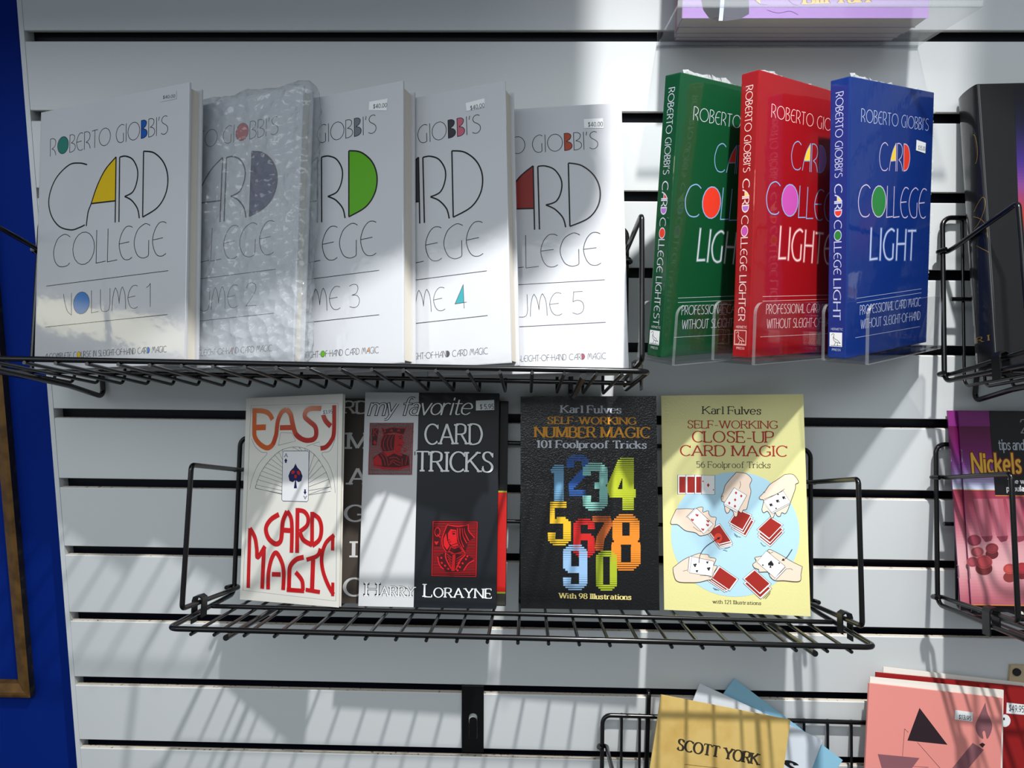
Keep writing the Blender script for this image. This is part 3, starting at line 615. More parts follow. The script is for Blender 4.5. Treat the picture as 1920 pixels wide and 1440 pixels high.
def holder(ps, label, du, w_lip=21.0):
    """bent clear sheet: low back plate, floor and lip with rounded corners, plus a flat mount on the wall"""
    r = root('acrylic_book_holder', ps.matrix()); tag(r, label, 'book holder', 'clear acrylic holders under the three small hardcovers')
    L = ps.loc; T = ps.T; a, b = du, 137.0; lip = min(128.0, b)
    def plate(u0, u1, v0, v1, w0, w1, rc, nm, left=True):
        lp = [(u0, v0)]+[(u1, v0)]+[(u1-rc+x, v1-rc+y) for x, y in arc(0, 0, rc, rc, 0, 90, 6)]+[(u0+rc+x, v1-rc+y) for x, y in arc(0, 0, rc, rc, 90, 180, 6)]
        mb = MB(); n = len(lp); V = [L(u, v, w1) for u, v in lp]+[L(u, v, w0) for u, v in lp]
        mb.add(V, [tuple(range(n)), tuple(range(2*n-1, n-1, -1))], ACRYLIC); mb.add(V, [(k, n+k, n+(k+1) % n, (k+1) % n) for k in range(n)], ACRYLIC_EDGE); return mb.build(nm, r)
    plate(a, b, -2, 48, -T-4.2, -T-1.2, 9, 'back_plate')
    plate(a+2, lip, -3.5, 47, w_lip-3, w_lip, 9, 'lip')
    mb = MB(); lo, hi = L(a+2, -3.6, -T-1.2), L(b-8, -0.8, w_lip-3)
    mb.box([min(lo[i], hi[i]) for i in range(3)], [max(lo[i], hi[i]) for i in range(3)], ACRYLIC, 0.3); mb.build('floor_plate', r)
    # wall mount
    e = ps.o+ps.U*(b-2)-ps.N*(T+4.2); Mi = ps.matrix().inverted()
    def wl(x, y, z): q = Mi @ W3((x, y, z)); return (q[0]/MM, q[1]/MM, q[2]/MM)
    X = e[0]-14; mb = MB(); V = []
    lp = [(X-12, -304), (X+15, -304), (X+15, -242)]+[(X+11, -237), (X-8, -237), (X-12, -242)]
    n = len(lp); V = [wl(x, -4.2, z) for x, z in lp]+[wl(x, -1.2, z) for x, z in lp]
    mb.add(V, [tuple(range(n)), tuple(range(2*n-1, n-1, -1))], ACRYLIC); mb.add(V, [(k, n+k, n+(k+1) % n, (k+1) % n) for k in range(n)], ACRYLIC_EDGE)
    zs = -P_*3-5
    V = [wl(X+dx, y, z) for y, z in ((-3, zs-2), (9, zs-2), (9, zs+1), (-3, zs+1)) for dx in (-11, 14)]
    mb.add(V, [(0, 1, 3, 2), (2, 3, 5, 4), (4, 5, 7, 6), (6, 7, 1, 0), (0, 2, 4, 6), (1, 7, 5, 3)], ACRYLIC); mb.build('wall_mount', r)
for nm, q, rgb, trgb, word, du in LIGHT:
    ps = Pose(q, 147.7, 240, 17).scaled(.98); cm = glossy(nm+'_jacket', rgb, coat=1.0, bump=('noise', 30, 0.25, 0.002))
    tm = flat(nm+'_title', trgb); hm = flat(nm+'_haze', [int(.55*a+.45*b) for a, b in zip(rgb, trgb)]); am = flat('powder_blue', (136, 168, 214)) if nm != 'blue' else flat('pale_lilac', (206, 190, 224))
    r, fc, sp = hardcover('hardcover_book', ps, cm, {'green': 'green hardcover in shrink film, tilted beside the spotlit white hardcover', 'red': 'red hardcover in shrink film between the green and the blue one', 'blue': 'blue hardcover in shrink film beside the red one, price sticker on its cover'}[nm], 'book', 'small coloured hardcovers on acrylic holders')
    k = Ink(ps.loc, ps.uv)
    k.text("ROBERTO GIOBBI'S", tm, b1(862, 432), b1(1100, 464), b1(862, 386), px=False, font=DECO, tv=.045, th=.045, gap=.14, space=.32); k.done('author_lettering', fc)
    f1 = {'blue': {1: 'y', 3: 'r'}, 'red': {1: 'y', 3: 'l'}, 'green': {1: 'r', 3: 'l'}}[nm]; f2 = {'blue': {1: 'g'}, 'red': {1: 'm'}, 'green': {1: 'o'}}[nm]
    cs = dict(y=GR1, r=GR2, g=GR4, m=GR3, l=GR5, o=GR2)
    k.text('CARD', am, b1(926, 606), b1(1034, 608), b1(926, 506), px=False, font=DECO, tv=.035, th=.035, gap=.08, fills=f1, colors=cs); k.done('title_lettering', fc)
    k.text('COLLEGE', am, b1(850, 770), b1(1090, 775), b1(850, 655), px=False, font=DECO, tv=.035, th=.035, gap=.06, fills=f2, colors=cs); k.done('title_lettering', fc)
    a = (b1(893, 922), b1(893+157*{'LIGHT': 1, 'LIGHTER': 1.22, 'LIGHTEST': 1.36}[word], 922), b1(893, 812))
    k.text(word, hm, *a, px=False, font=DECO, tv=.11, th=.11, gap=.14); k.text(word, tm, *a, px=False, font=DECO, tv=.05, th=.05, gap=.14); k.done('title_lettering', fc)
    for A, B in (((845, 1060), (1075, 1026)), ((845, 1076), (1075, 1040)), ((840, 1200), (1070, 1160))): k.line([b1(*A), b1(*B)], 0.3, tm)
    k.text('PROFESSIONAL CARD MAGIC', tm, b1(857, 1118), b1(1073, 1086), b1(857, 1086), px=False, font=DECO, tv=.07, th=.07, gap=.13, space=.3)
    k.text('WITHOUT SLEIGHT-OF-HAND', tm, b1(860, 1168), b1(1070, 1135), b1(860, 1136), px=False, font=DECO, tv=.07, th=.07, gap=.13, space=.3); k.done('subtitle_lettering', fc)
    # spine printing: runs down the spine
    W, H, T = ps.W, ps.H, ps.T
    sk = Ink(lambda s, t, h: ps.loc(-1.2-h, H-s, -T+t), None)
    sk.text("ROBERTO GIOBBI'S", tm, (11, 5.0), (80, 5.0), (11, 11.5), px=False, font=DECO, tv=.08, th=.08, gap=.14, space=.3)
    sk.text('CARD', tm, (86, 5.0), (113, 5.0), (86, 11.5), px=False, font=DECO, tv=.1, th=.1, gap=.1, fills=f1, colors=cs)
    sk.text('COLLEGE', tm, (116, 5.0), (162, 5.0), (116, 11.5), px=False, font=DECO, tv=.08, th=.08, gap=.1, fills=f2, colors=cs)
    sk.text(word, tm, (166, 5.0), ({'LIGHT': 201, 'LIGHTER': 204, 'LIGHTEST': 207}[word], 5.0), (166, 11.5), px=False, font=DECO, tv=.08, th=.08, gap=.12); sk.done('spine_lettering', sp)
    sk.h = 0.06; gm, im = (STICKER, K_) if nm != 'red' else (cm, flat('emblem_pink', (240, 190, 180)))
    E = lambda a, b: (H-10.5-b*12.4, T-3.6-(1-a)*11.6)
    if nm == 'red': sk.line([E(0, 0), E(1, 0), E(1, 1), E(0, 1)], 0.9, im, closed=True)
    else: sk.poly([E(0, 0), E(1, 0), E(1, 1), E(0, 1)], gm)
    for P in ([(.14, .8), (.22, .88), (.3, .9), (.36, .84), (.33, .72), (.34, .62), (.5, .5), (.66, .44), (.8, .3), (.86, .24), (.7, .28), (.5, .32), (.36, .42), (.3, .56), (.3, .7)], [(.5, .32), (.44, .2), (.36, .06)], [(.62, .3), (.64, .16), (.66, .06)], [(.08, .06), (.94, .06)]):
        sk.line([E(*p) for p in P], 0.4, im, curve=len(P) > 3)
    em = tm
    sk.text('HERMETIC', em, (H-25.0, 3.2), (H-25.0+0.01, 14.0), (H-26.8, 3.2), px=False, tv=.12, th=.12, gap=.25); sk.text('PRESS', em, (H-6.8, 4.2), (H-6.8+0.01, 12.2), (H-8.6, 4.2), px=False, tv=.12, th=.12, gap=.25); sk.done('publisher_emblem', sp)
    if nm != 'green':
        mv = 0 if nm == 'blue' else 8
        if nm == 'blue': sticker(ps, fc, [(1057, 497), (1090, 508), (1088, 545), (1055, 534)], '$35.00', (1063, 531), (1087, 536), (1063, 517), lambda x, y: b1(x, y))
        else: sticker(ps, fc, [(1100, 528), (1134, 534), (1134, 572), (1100, 566)], '$35.00', (1106, 560), (1130, 565), (1106, 545), lambda x, y: b1(x, y))
    # loose film along the fore edge and top
    mb = MB(); rnd = random.Random(len(nm))
    for j in range(46):
        v = 6+j*5; d = rnd.uniform(1.2, 4.0); z = rnd.uniform(-1.5, 1.0)
        mb.add([ps.loc(W-.5, v, -1), ps.loc(W+d, v+rnd.uniform(1, 4), z), ps.loc(W+d*.6, v+4+rnd.uniform(0, 2), z-1), ps.loc(W-.5, v+5, -1)], [(0, 1, 2, 3)], FILM)
    u = 4.0; a0 = rnd.uniform(1, 4)
    while u < W-6:
        a1 = max(0.6, min(6.5, a0+rnd.uniform(-2.2, 2.2)))*(0.6 if nm == 'red' else 1.0)
        mb.add([ps.loc(u, H-.3, -1.5), ps.loc(u+6, H-.3, -1.5), ps.loc(u+6, H+a1, -3+rnd.uniform(-2, 2)), ps.loc(u, H+a0, -3)], [(0, 1, 2, 3)], FILM); a0 = a1; u += 6
    mb.build('shrink_wrap', r, recalc=False)
    holder(ps, {'green': 'clear acrylic holder carrying the green hardcover', 'red': 'clear acrylic holder carrying the red hardcover', 'blue': 'clear acrylic holder carrying the blue hardcover'}[nm], du)
# ---------------------------------------------------------------- paperbacks on the lower shelf
zf = zoomed(420, 700, 2.769)
NAVY = flat('navy', (22, 26, 84)); OFFW = flat('offwhite', (236, 236, 232)); PALEW = flat('white', (240, 241, 243))
def easy():
    ps = Pose((215.16, -60.0, -568.81, -0.3756, 0.2195, 0.106), 119.6, 209, 4).cut(4.6)
    r, fc = paperback('paperback_book', ps, mat('easy_cover', (232, 230, 222), 0.55, 0.4), 'narrow white paperback with orange and red display lettering and a fan of cards', 'book', 'paperbacks on the lower wire shelf')
    z = zoomed(440, 730, 3.35); px = lambda x, y: ps.uv(*z(x, y)); k = Ink(ps.loc, px)
    B = [(103, 102), (650, 88), (636, 1330), (52, 1262)]; k.line(B, .3, NAVY, px=True, closed=True)
    for P in ([(107, 310), (130, 360), (170, 395), (205, 402), (150, 470), (110, 560), (96, 628)], [(632, 310), (600, 385), (548, 403), (590, 470), (622, 560), (632, 650)]): k.line(P, .3, NAVY, px=True, curve=True)
    k.line([(275, 352), (330, 338), (383, 325), (360, 275), (290, 272), (275, 352)], .3, NAVY, px=True); k.line([(450, 358), (530, 330), (540, 360), (495, 350)], .3, NAVY, px=True)
    outl = [(130, 620), (135, 600), (145, 567), (157, 540), (170, 513), (187, 487), (205, 462), (228, 436), (252, 412), (277, 392), (303, 377), (335, 368), (365, 362), (405, 362), (440, 370), (470, 384), (500, 408), (528, 440), (552, 478), (575, 520), (592, 565), (604, 612)]
    for i in range(11):
        y = 420+i*24; P = outl[10-i]; k.line([(302, y), P, (P[0]-6, P[1]+14) if i < 10 else (132, 622)], .3, NAVY, px=True)
        Q = outl[min(12+i, 21)]; k.line([(466, y), Q, (Q[0]+4, Q[1]+14)], .3, NAVY, px=True)
    k.line([(132, 622), (296, 655)], .3, NAVY, px=True); k.line([(604, 640), (466, 664)], .3, NAVY, px=True)
    k.line(outl, .3, NAVY, px=True)
    card = [(312, 387), (458, 387), (467, 396), (463, 695), (455, 705), (304, 701), (297, 692), (303, 396)]
    k.shape(card, PALEW, NAVY, .5); sp = [(383, 465), (372, 490), (350, 513), (338, 545), (345, 575), (365, 583), (380, 572), (372, 622), (392, 622), (386, 572), (402, 583), (420, 575), (427, 545), (415, 513), (394, 490)]
    k.shape(sp, NAVY); RD = flat('card_red', (200, 34, 30))
    for P in ([(357, 515), (368, 508), (380, 516), (372, 530), (358, 532)], [(390, 515), (404, 510), (412, 525), (408, 540), (394, 532)], [(378, 535), (392, 540), (388, 560), (376, 555)]): k.shape(P, RD)
    k.text('A', NAVY, (314, 425), (332, 425), (314, 402), tv=.14, th=.1, serif=.08); k.shape([(322, 432), (313, 448), (318, 455), (316, 462), (328, 462), (326, 455), (332, 448)], NAVY)
    k.text('A', NAVY, (453, 669), (435, 669), (453, 690), tv=.14, th=.1, serif=.08); k.shape([(443, 662), (434, 646), (439, 639), (437, 628), (449, 628), (447, 639), (452, 646)], NAVY)
    k.done('card_illustration', fc)
    cols = [flat('easy_a', (212, 92, 26)), flat('easy_b', (196, 66, 28)), flat('easy_c', (178, 34, 30)), flat('easy_red', (196, 22, 28))]
    def S(P, c, w=29, cv=True): 
        Q = smooth(P) if cv and len(P) > 2 else P
        k.line(Q, w/3.35/1.72, cols[c], px=True)
    S([(238, 190), (218, 155), (180, 137), (112, 134)], 0); S([(126, 120), (124, 240), (128, 300), (160, 345), (205, 368), (240, 345), (258, 295)], 0, 30); S([(135, 240), (196, 238)], 0, 34, False)
    S([(240, 345), (260, 290), (272, 200), (296, 145), (326, 127)], 1); S([(326, 127), (352, 158), (364, 215), (384, 280), (415, 308)], 1, 31); S([(285, 241), (365, 240)], 1, 30, False)
    S([(384, 280), (415, 308), (455, 321), (498, 312), (513, 280), (506, 235), (472, 203), (443, 175), (446, 142), (476, 122), (545, 120)], 2); S([(556, 158), (572, 198), (604, 232)], 2, 30); S([(626, 100), (624, 270), (606, 325), (574, 362), (540, 371)], 2, 27)
    k.done('title_lettering', fc)
    S([(279, 785), (228, 818), (198, 870), (212, 932), (255, 970), (288, 955), (298, 900), (304, 828), (330, 765)], 3); S([(330, 765), (354, 805), (361, 880), (358, 1026)], 3, 26); S([(312, 884), (352, 887)], 3, 28, False)
    S([(396, 745), (393, 1027)], 3, 27, False); S([(396, 758), (438, 768), (462, 805), (455, 855), (410, 893)], 3, 25); S([(410, 893), (432, 945), (488, 978)], 3, 27); S([(488, 769), (487, 984)], 3, 26, False); S([(490, 782), (530, 812), (546, 872), (534, 942), (488, 982)], 3, 26)
    S([(97, 872), (86, 1247)], 3, 25, False); S([(97, 872), (128, 930), (140, 1000), (146, 1055), (192, 985)], 3, 27); S([(185, 1000), (174, 1252)], 3, 28, False)
    S([(211, 1256), (214, 1150), (234, 1062), (262, 1026), (296, 1082), (309, 1150), (306, 1260)], 3, 27); S([(235, 1161), (290, 1163)], 3, 26, False)
    S([(435, 1054), (388, 1068), (350, 1112), (344, 1180), (342, 1264)], 3, 28); S([(328, 1258), (438, 1266)], 3, 24, False); S([(430, 1262), (424, 1200), (384, 1148)], 3, 26)
    S([(452, 1070), (520, 1045), (540, 1000)], 3, 24); S([(494, 1068), (487, 1266)], 3, 29, False); S([(447, 1258), (537, 1273)], 3, 22, False)
    S([(616, 1012), (618, 915)], 3, 22, False); S([(626, 915), (574, 965), (548, 1050), (556, 1140), (588, 1228), (622, 1288)], 3, 24); S([(618, 1213), (617, 1298)], 3, 20, False); k.done('title_lettering', fc)
    sticker(ps, fc, [(543, 128), (614, 124), (614, 158), (543, 160)], '$3.95', (558, 155), (614, 151), (558, 133), px)
easy()
FAV = Pose((338.65, -72.0, -564.18, -0.0272, 0.2408, 0.0081), 136.9, 213.9, 9).cut(1.0); FAV.q = (*FAV.o, -0.0272, 0.2408, 0.0081)
def magic_dark():
    ps = Pose(FAV.q, FAV.W, FAV.H, 4.6); ps.o = ps.o-ps.N*9.4; u0 = ps.uv(612, 1137); ps.o = ps.o+ps.U*u0[0]+ps.V*u0[1]; ps.H = ps.uv(650, 747)[1]; ps.W = 126; ps.cut(3.4)
    r, fc = paperback('paperback_book', ps, mat('charcoal_cover', (74, 66, 60), 0.6, 0.3), 'dark grey paperback with white capitals down its cover behind the narrow white one', 'book', 'paperbacks on the lower wire shelf')
    k = Ink(ps.loc, lambda x, y: ps.uv(*zf(x, y))); LG = flat('lettering_grey', (214, 214, 214)); st = dict(tv=.15, th=.1, serif=.1)
    k.text('CARD', LG, (470, 208), (752, 208), (470, 145), **st)
    for ch, a, b, y0, y1 in (('M', 640, 745, 308, 392), ('A', 650, 735, 494, 577), ('G', 630, 725, 685, 768), ('I', 665, 680, 872, 955), ('C', 625, 712, 1064, 1155)): k.text(ch, LG, (a, y1), (b, y1), (a, y0), **st)
    k.done('title_lettering', fc)
magic_dark()
def red_panel():
    ps = Pose(FAV.q, FAV.W, FAV.H, 5.5); ps.o = ps.o-ps.N*14.4; u0 = ps.uv(948, 1138); ps.o = ps.o+ps.U*(u0[0]-ps.W)+ps.V*u0[1]; ps.H = ps.uv(948, 752)[1]; ps.cut(0.8)
    r, fc = paperback('paperback_book', ps, glossy('gloss_black_cover', (18, 20, 20)), 'black and red strip of a glossy paperback behind the half white one', 'book', 'paperbacks on the lower wire shelf')
    k = Ink(ps.loc, lambda x, y: ps.uv(*zf(x, y))); R = glossy('gloss_red_panel', (196, 30, 26)); G = flat('lime_line', (160, 176, 50)); A = flat('ash', (66, 64, 58))
    u0, u1 = ps.W*.1, ps.W-.3
    ya, yb = ps.uv(*zf(1450, 618))[1], ps.uv(*zf(1445, 1135))[1]
    k.poly([(u0, yb), (u1, yb), (u1, ya), (u0, ya)], R); k.poly([(u0, ya), (u1, ya), (u1, ya+1.6), (u0, ya+1.6)], G); k.poly([(u0, yb-1.6), (u1, yb-1.6), (u1, yb), (u0, yb)], G); k.poly([(u0, 1), (u1, 1), (u1, yb-1.6), (u0, yb-1.6)], A); k.done('cover_panel', fc)
red_panel()
def favorite():
    ps = FAV
    DK = mat('blueblack_cover', (8, 13, 22), 0.5, 0.4, coat=.3); r, fc = paperback('paperback_book', ps, DK, 'half white, half black paperback with a red king card and a red queen card', 'book', 'paperbacks on the lower wire shelf')
    px = lambda x, y: ps.uv(*zf(x, y)); k = Ink(ps.loc, px); WP = mat('ink_cover_white', (214, 216, 218), 0.5, 0.4, coat=.3)
    ux = (px(1002, 400)[0]+px(977, 1200)[0])/2+1.0; H = ps.H
    k.poly([(0.05, 0.05), (ux, 0.05), (ux, H-.05), (0.05, H-.05)], WP); k.done('white_panel', fc)
    BK = flat('ink_black', (12, 13, 16))
    def two(t, a, b, c, **kw):
        x = dict(kw); x['tv'] = kw['tv']+.085; x['th'] = kw['th']+.085; k.text(t, BK, a, b, c, **x); k.text(t, PALEW, a, b, c, **kw)
    two('my favorite', (752, 216), (1278, 214), (752, 128), tv=.085, th=.05, gap=.06, space=.3, slant=.22)
    k.done('title_lettering', fc); two('CARD', (1045, 368), (1340, 368), (1045, 264), tv=.13, th=.07, serif=.07, gap=.16); two('TRICKS', (996, 509), (1396, 513), (996, 406), tv=.13, th=.07, serif=.07, gap=.14)
    k.done('title_lettering', fc)
    two('H', (738, 1156), (798, 1157), (738, 1086), tv=.13, th=.07, serif=.08); two('ARRY', (812, 1157), (988, 1160), (812, 1106), tv=.15, th=.08, serif=.08, gap=.2); two('L', (1040, 1160), (1078, 1161), (1040, 1093), tv=.13, th=.07, serif=.08); two('ORAYNE', (1090, 1162), (1388, 1168), (1090, 1113), tv=.15, th=.08, serif=.08, gap=.22); k.done('author_lettering', fc)
    C1, C2 = flat('king_red', (172, 22, 30)), flat('king_dark', (64, 8, 14))
    z = zoomed(680, 780, 12.0); pk = lambda x, y: ps.uv(*z(x, y)); q = Ink(ps.loc, pk)
    def quad(P, m_): q.poly(P, m_, px=True)
    quad([(158, 152), (1150, 152), (1115, 1330), (120, 1325)], C2); q.line([(175, 175), (1128, 175), (1095, 1305), (143, 1300)], .9, C1, px=True, closed=True)
    for i in range(34): 
        y = 235+i*30; q.line([(212-(y-235)*.03, y), (1098-(y-235)*.03, y)], .42, C1, px=True)
    q.shape([(470, 420), (410, 540), (395, 690), (440, 800), (560, 790), (700, 770), (720, 520), (740, 420)], C2); q.shape([(725, 425), (880, 425), (915, 470), (905, 530), (945, 600), (910, 640), (880, 660), (900, 690), (860, 740), (870, 800), (780, 830), (700, 780), (710, 640)], C1)
    for P in ([(470, 440), (415, 560), (410, 690), (450, 790)], [(540, 440), (480, 560), (470, 690), (520, 780)], [(620, 430), (560, 560), (560, 680), (600, 770)], [(690, 430), (640, 560), (640, 680), (670, 760)]): q.line(P, .7, C1, px=True, curve=True)
    q.shape([(430, 260), (480, 300), (680, 255), (930, 280), (970, 270), (920, 420), (690, 375), (470, 425)], C2, C1, .7); q.line([(470, 425), (690, 380), (920, 420)], .9, C1, px=True, curve=True)
    for P in ([(500, 300), (530, 360), (470, 370)], [(600, 345), (660, 290), (690, 350)], [(760, 340), (820, 290), (850, 350)]): q.shape(P, C1)
    q.line([(800, 470), (870, 450), (900, 475)], .6, C2, px=True, curve=True); q.shape([(815, 500), (860, 485), (880, 515), (840, 525)], C2); q.line([(790, 655), (840, 650), (890, 665)], .7, C2, px=True, curve=True); q.line([(910, 720), (980, 740), (980, 790), (920, 790), (950, 760)], .6, C1, px=True, curve=True)
    q.shape([(240, 940), (330, 870), (420, 820), (700, 790), (900, 850), (1040, 900), (1050, 1120), (840, 1180), (500, 1180), (240, 1100)], C2); q.shape([(235, 980), (340, 870), (420, 980), (440, 1120), (240, 1090)], C1); q.shape([(470, 815), (690, 785), (900, 860), (880, 910), (700, 840), (560, 915)], C1)
    for P in ([(420, 820), (530, 920), (580, 1130)], [(610, 1040), (700, 990), (860, 1060)], [(400, 850), (470, 960), (510, 1110)], [(600, 960), (630, 930), (660, 950), (690, 920), (720, 940), (760, 930), (830, 990)], [(890, 950), (890, 1120)], [(960, 1100), (1010, 890)], [(600, 1100), (680, 1030), (760, 1090), (850, 1110)]): q.line(P, .7, C1, px=True, curve=len(P) > 2)
    q.shape([(240, 1095), (500, 1150), (800, 1160), (1050, 1105), (1060, 1140), (800, 1210), (480, 1200), (240, 1130)], C1); q.shape([(212, 280), (360, 280), (340, 470), (310, 660), (212, 660)], C2); q.text('K', C1, (245, 450), (345, 450), (245, 290), tv=.12, th=.08, serif=.1); q.shape([(272, 540), (320, 600), (280, 655), (232, 600)], C1); q.done('king_card', fc)
    C1 = flat('queen_red', (204, 24, 32)); C2 = flat('queen_dark', (66, 6, 12)); z2 = zoomed(800, 965, 11.52); q.pix = lambda x, y: ps.uv(*z2(x, y))
    quad([(118, 125), (1115, 140), (1088, 1355), (95, 1335)], C2); q.line([(140, 145), (1092, 160), (1065, 1335), (115, 1315)], .8, C1, px=True, closed=True)
    for i in range(33): 
        y = 190+i*34; q.line([(160-(y-190)*.02, y), (1072-(y-190)*.02, y+8)], .42, C1, px=True)
    q.shape([(440, 215), (680, 255), (910, 215), (905, 330), (1020, 490), (900, 580), (830, 830), (700, 640), (440, 800), (360, 720), (330, 560), (400, 350)], C2); q.shape([(520, 310), (640, 330), (660, 580), (690, 610), (690, 680), (560, 690), (470, 590), (460, 400)], C1); q.shape([(420, 400), (445, 560), (500, 670), (440, 760), (370, 660), (365, 520)], C1)
    for P in ([(440, 215), (680, 255), (915, 215)], [(440, 225), (340, 500), (350, 680), (420, 800)], [(665, 290), (690, 560), (830, 830)], [(720, 290), (730, 500), (800, 700)], [(770, 290), (790, 460), (870, 620)], [(815, 290), (830, 400), (910, 560)], [(900, 230), (910, 350), (1030, 490)]): q.line(P, .9, C1, px=True, curve=True)
    q.shape([(545, 410), (590, 385), (625, 415), (585, 435)], C2); q.line([(540, 380), (590, 360), (630, 375)], .6, C2, px=True, curve=True); q.line([(465, 545), (510, 545)], .6, C2, px=True); q.line([(475, 590), (530, 585)], .7, C2, px=True); q.line([(535, 660), (690, 605)], .6, C2, px=True)
    q.shape([(480, 790), (520, 690), (600, 725), (710, 690), (780, 800), (600, 850)], C2, C1, .8)
    q.shape([(240, 900), (410, 810), (600, 860), (830, 850), (1030, 960), (800, 1210), (430, 1230), (330, 1170)], C2)
    for P in ([(240, 905), (280, 1080), (370, 1180)], [(410, 820), (420, 950), (530, 1170)], [(840, 860), (720, 1000), (630, 1190)], [(1030, 975), (900, 1060), (800, 1200)]): q.line(P, 1.1, C1, px=True, curve=True)
    q.shape([(565, 865), (625, 865), (605, 1215), (530, 1215)], C1)
    for i in range(5): q.line([(430+i*18, 840+i*60), (540, 930+i*55)], .5, C1, px=True); q.line([(800-i*25, 860+i*60), (640, 960+i*50)], .5, C1, px=True)
    for a, b in ((320, 930), (330, 1040), (400, 1100), (470, 1170), (780, 1050), (850, 960), (720, 1130), (670, 1200), (880, 900)): q.shape([(a-22, b-22), (a+20, b-16), (a+16, b+22), (a-18, b+18)], C1)
    q.shape([(160, 260), (290, 260), (290, 670), (160, 670)], C2); q.text('Q', C1, (172, 460), (285, 465), (172, 275), tv=.12, th=.1); q.shape([(170, 570), (215, 585), (262, 570), (240, 620), (212, 655), (185, 620)], C1); q.done('queen_card', fc)
    sticker(ps, fc, [(1308, 142), (1403, 138), (1403, 190), (1308, 193)], '$ 5.95', (1330, 186), (1400, 184), (1330, 162), px)
favorite()
zn = zoomed(940, 700, 2.6667)
def stripes(k, ch, x0, y0, x1, y1, mt, tv=.27, th=.19, rows=24):
    w, polys = layout(ch, font=BLOCK, tv=tv, th=th, gap=0)
    xs = [a for p, _ in polys for a, b in p]; ys = [b for p, _ in polys for a, b in p]; lx, hx, ly, hy = min(xs), max(xs), min(ys), max(ys)
    n = max(10, int((y1-y0)/10.6))
    for i in range(n):
        t = (i+.5)/n; y = hy-(hy-ly)*t; th_ = (0.24+0.22*math.sin(PI*t)); iv = []
        for p, _ in polys:
            c = []
            for j in range(len(p)):
                a, b = p[j-1], p[j]
                if (a[1] > y) != (b[1] > y): c.append(a[0]+(y-a[1])*(b[0]-a[0])/(b[1]-a[1]))
            if len(c) >= 2: iv.append((min(c), max(c)))
        iv.sort(); mg = []
        for a, b in iv:
            if mg and a <= mg[-1][1]+.015: mg[-1][1] = max(mg[-1][1], b)
            else: mg.append([a, b])
        Y = y0+(y1-y0)*t; hh = (y1-y0)/n*th_*1.12
        for a, b in mg:
            X0 = x0+(a-lx)/(hx-lx)*(x1-x0); X1 = x0+(b-lx)/(hx-lx)*(x1-x0)
            k.poly([(X0, Y-hh), (X1, Y-hh), (X1, Y+hh), (X0, Y+hh)], mt, h=k.h, px=True)
    k.h += .006
def number():
    ps = Pose((499.46, -64.0, -567.35, -0.0416, 0.2206, 0.0217), 137.2, 213.0, 7).cut(1.2)
    r, fc = paperback('paperback_book', ps, glossy('pebbled_black_cover', (9, 9, 11), coat=1.0, coat_rough=.06, bump=('noise', 620, 0.75, 0.0005)), 'black pebbled paperback covered with striped rainbow figures from 1 to 0', 'book', 'paperbacks on the lower wire shelf')
    k = Ink(ps.loc, lambda x, y: ps.uv(*zn(x, y))); A = flat('silver_grey', (206, 210, 220)); O = flat('amber', (232, 158, 48)); Y = flat('cream_yellow', (240, 222, 140)); st = dict(tv=.19, th=.085, serif=.06)
    k.text('Karl Fulves', A, (300, 197), (598, 200), (300, 160), gap=.2, **st); k.done('author_lettering', fc)
    k.text('SELF-WORKING', O, (232, 252), (672, 256), (232, 217), gap=.2, **st); k.text('NUMBER MAGIC', O, (170, 319), (740, 322), (170, 267), gap=.2, **st); k.text('101 Foolproof Tricks', A, (178, 372), (724, 376), (178, 335), gap=.18, **st); k.done('title_lettering', fc); k.text('With 98 Illustrations', Y, (290, 1124), (648, 1132), (290, 1098), gap=.18, tv=.19, th=.08, serif=.08); k.done('footer_lettering', fc)
    for ch, x0, y0, x1, y1, c in (('1', 245, 455, 312, 640, (110, 160, 196)), ('2', 326, 405, 438, 615, (48, 92, 166)), ('4', 524, 420, 672, 685, (188, 200, 48)), ('3', 406, 445, 532, 688, (140, 200, 190)), ('5', 232, 640, 348, 862, (232, 188, 44)), ('7', 455, 712, 556, 888, (206, 104, 48)), ('8', 550, 702, 696, 988, (236, 140, 44)), ('6', 360, 725, 468, 922, (206, 40, 36)), ('9', 308, 855, 430, 1086, (150, 190, 230)), ('0', 473, 885, 578, 1088, (172, 188, 44))):
        stripes(k, ch, x0, y0, x1, y1, flat('figure_'+ch, c))
    k.done('figure_illustration', fc)
number()
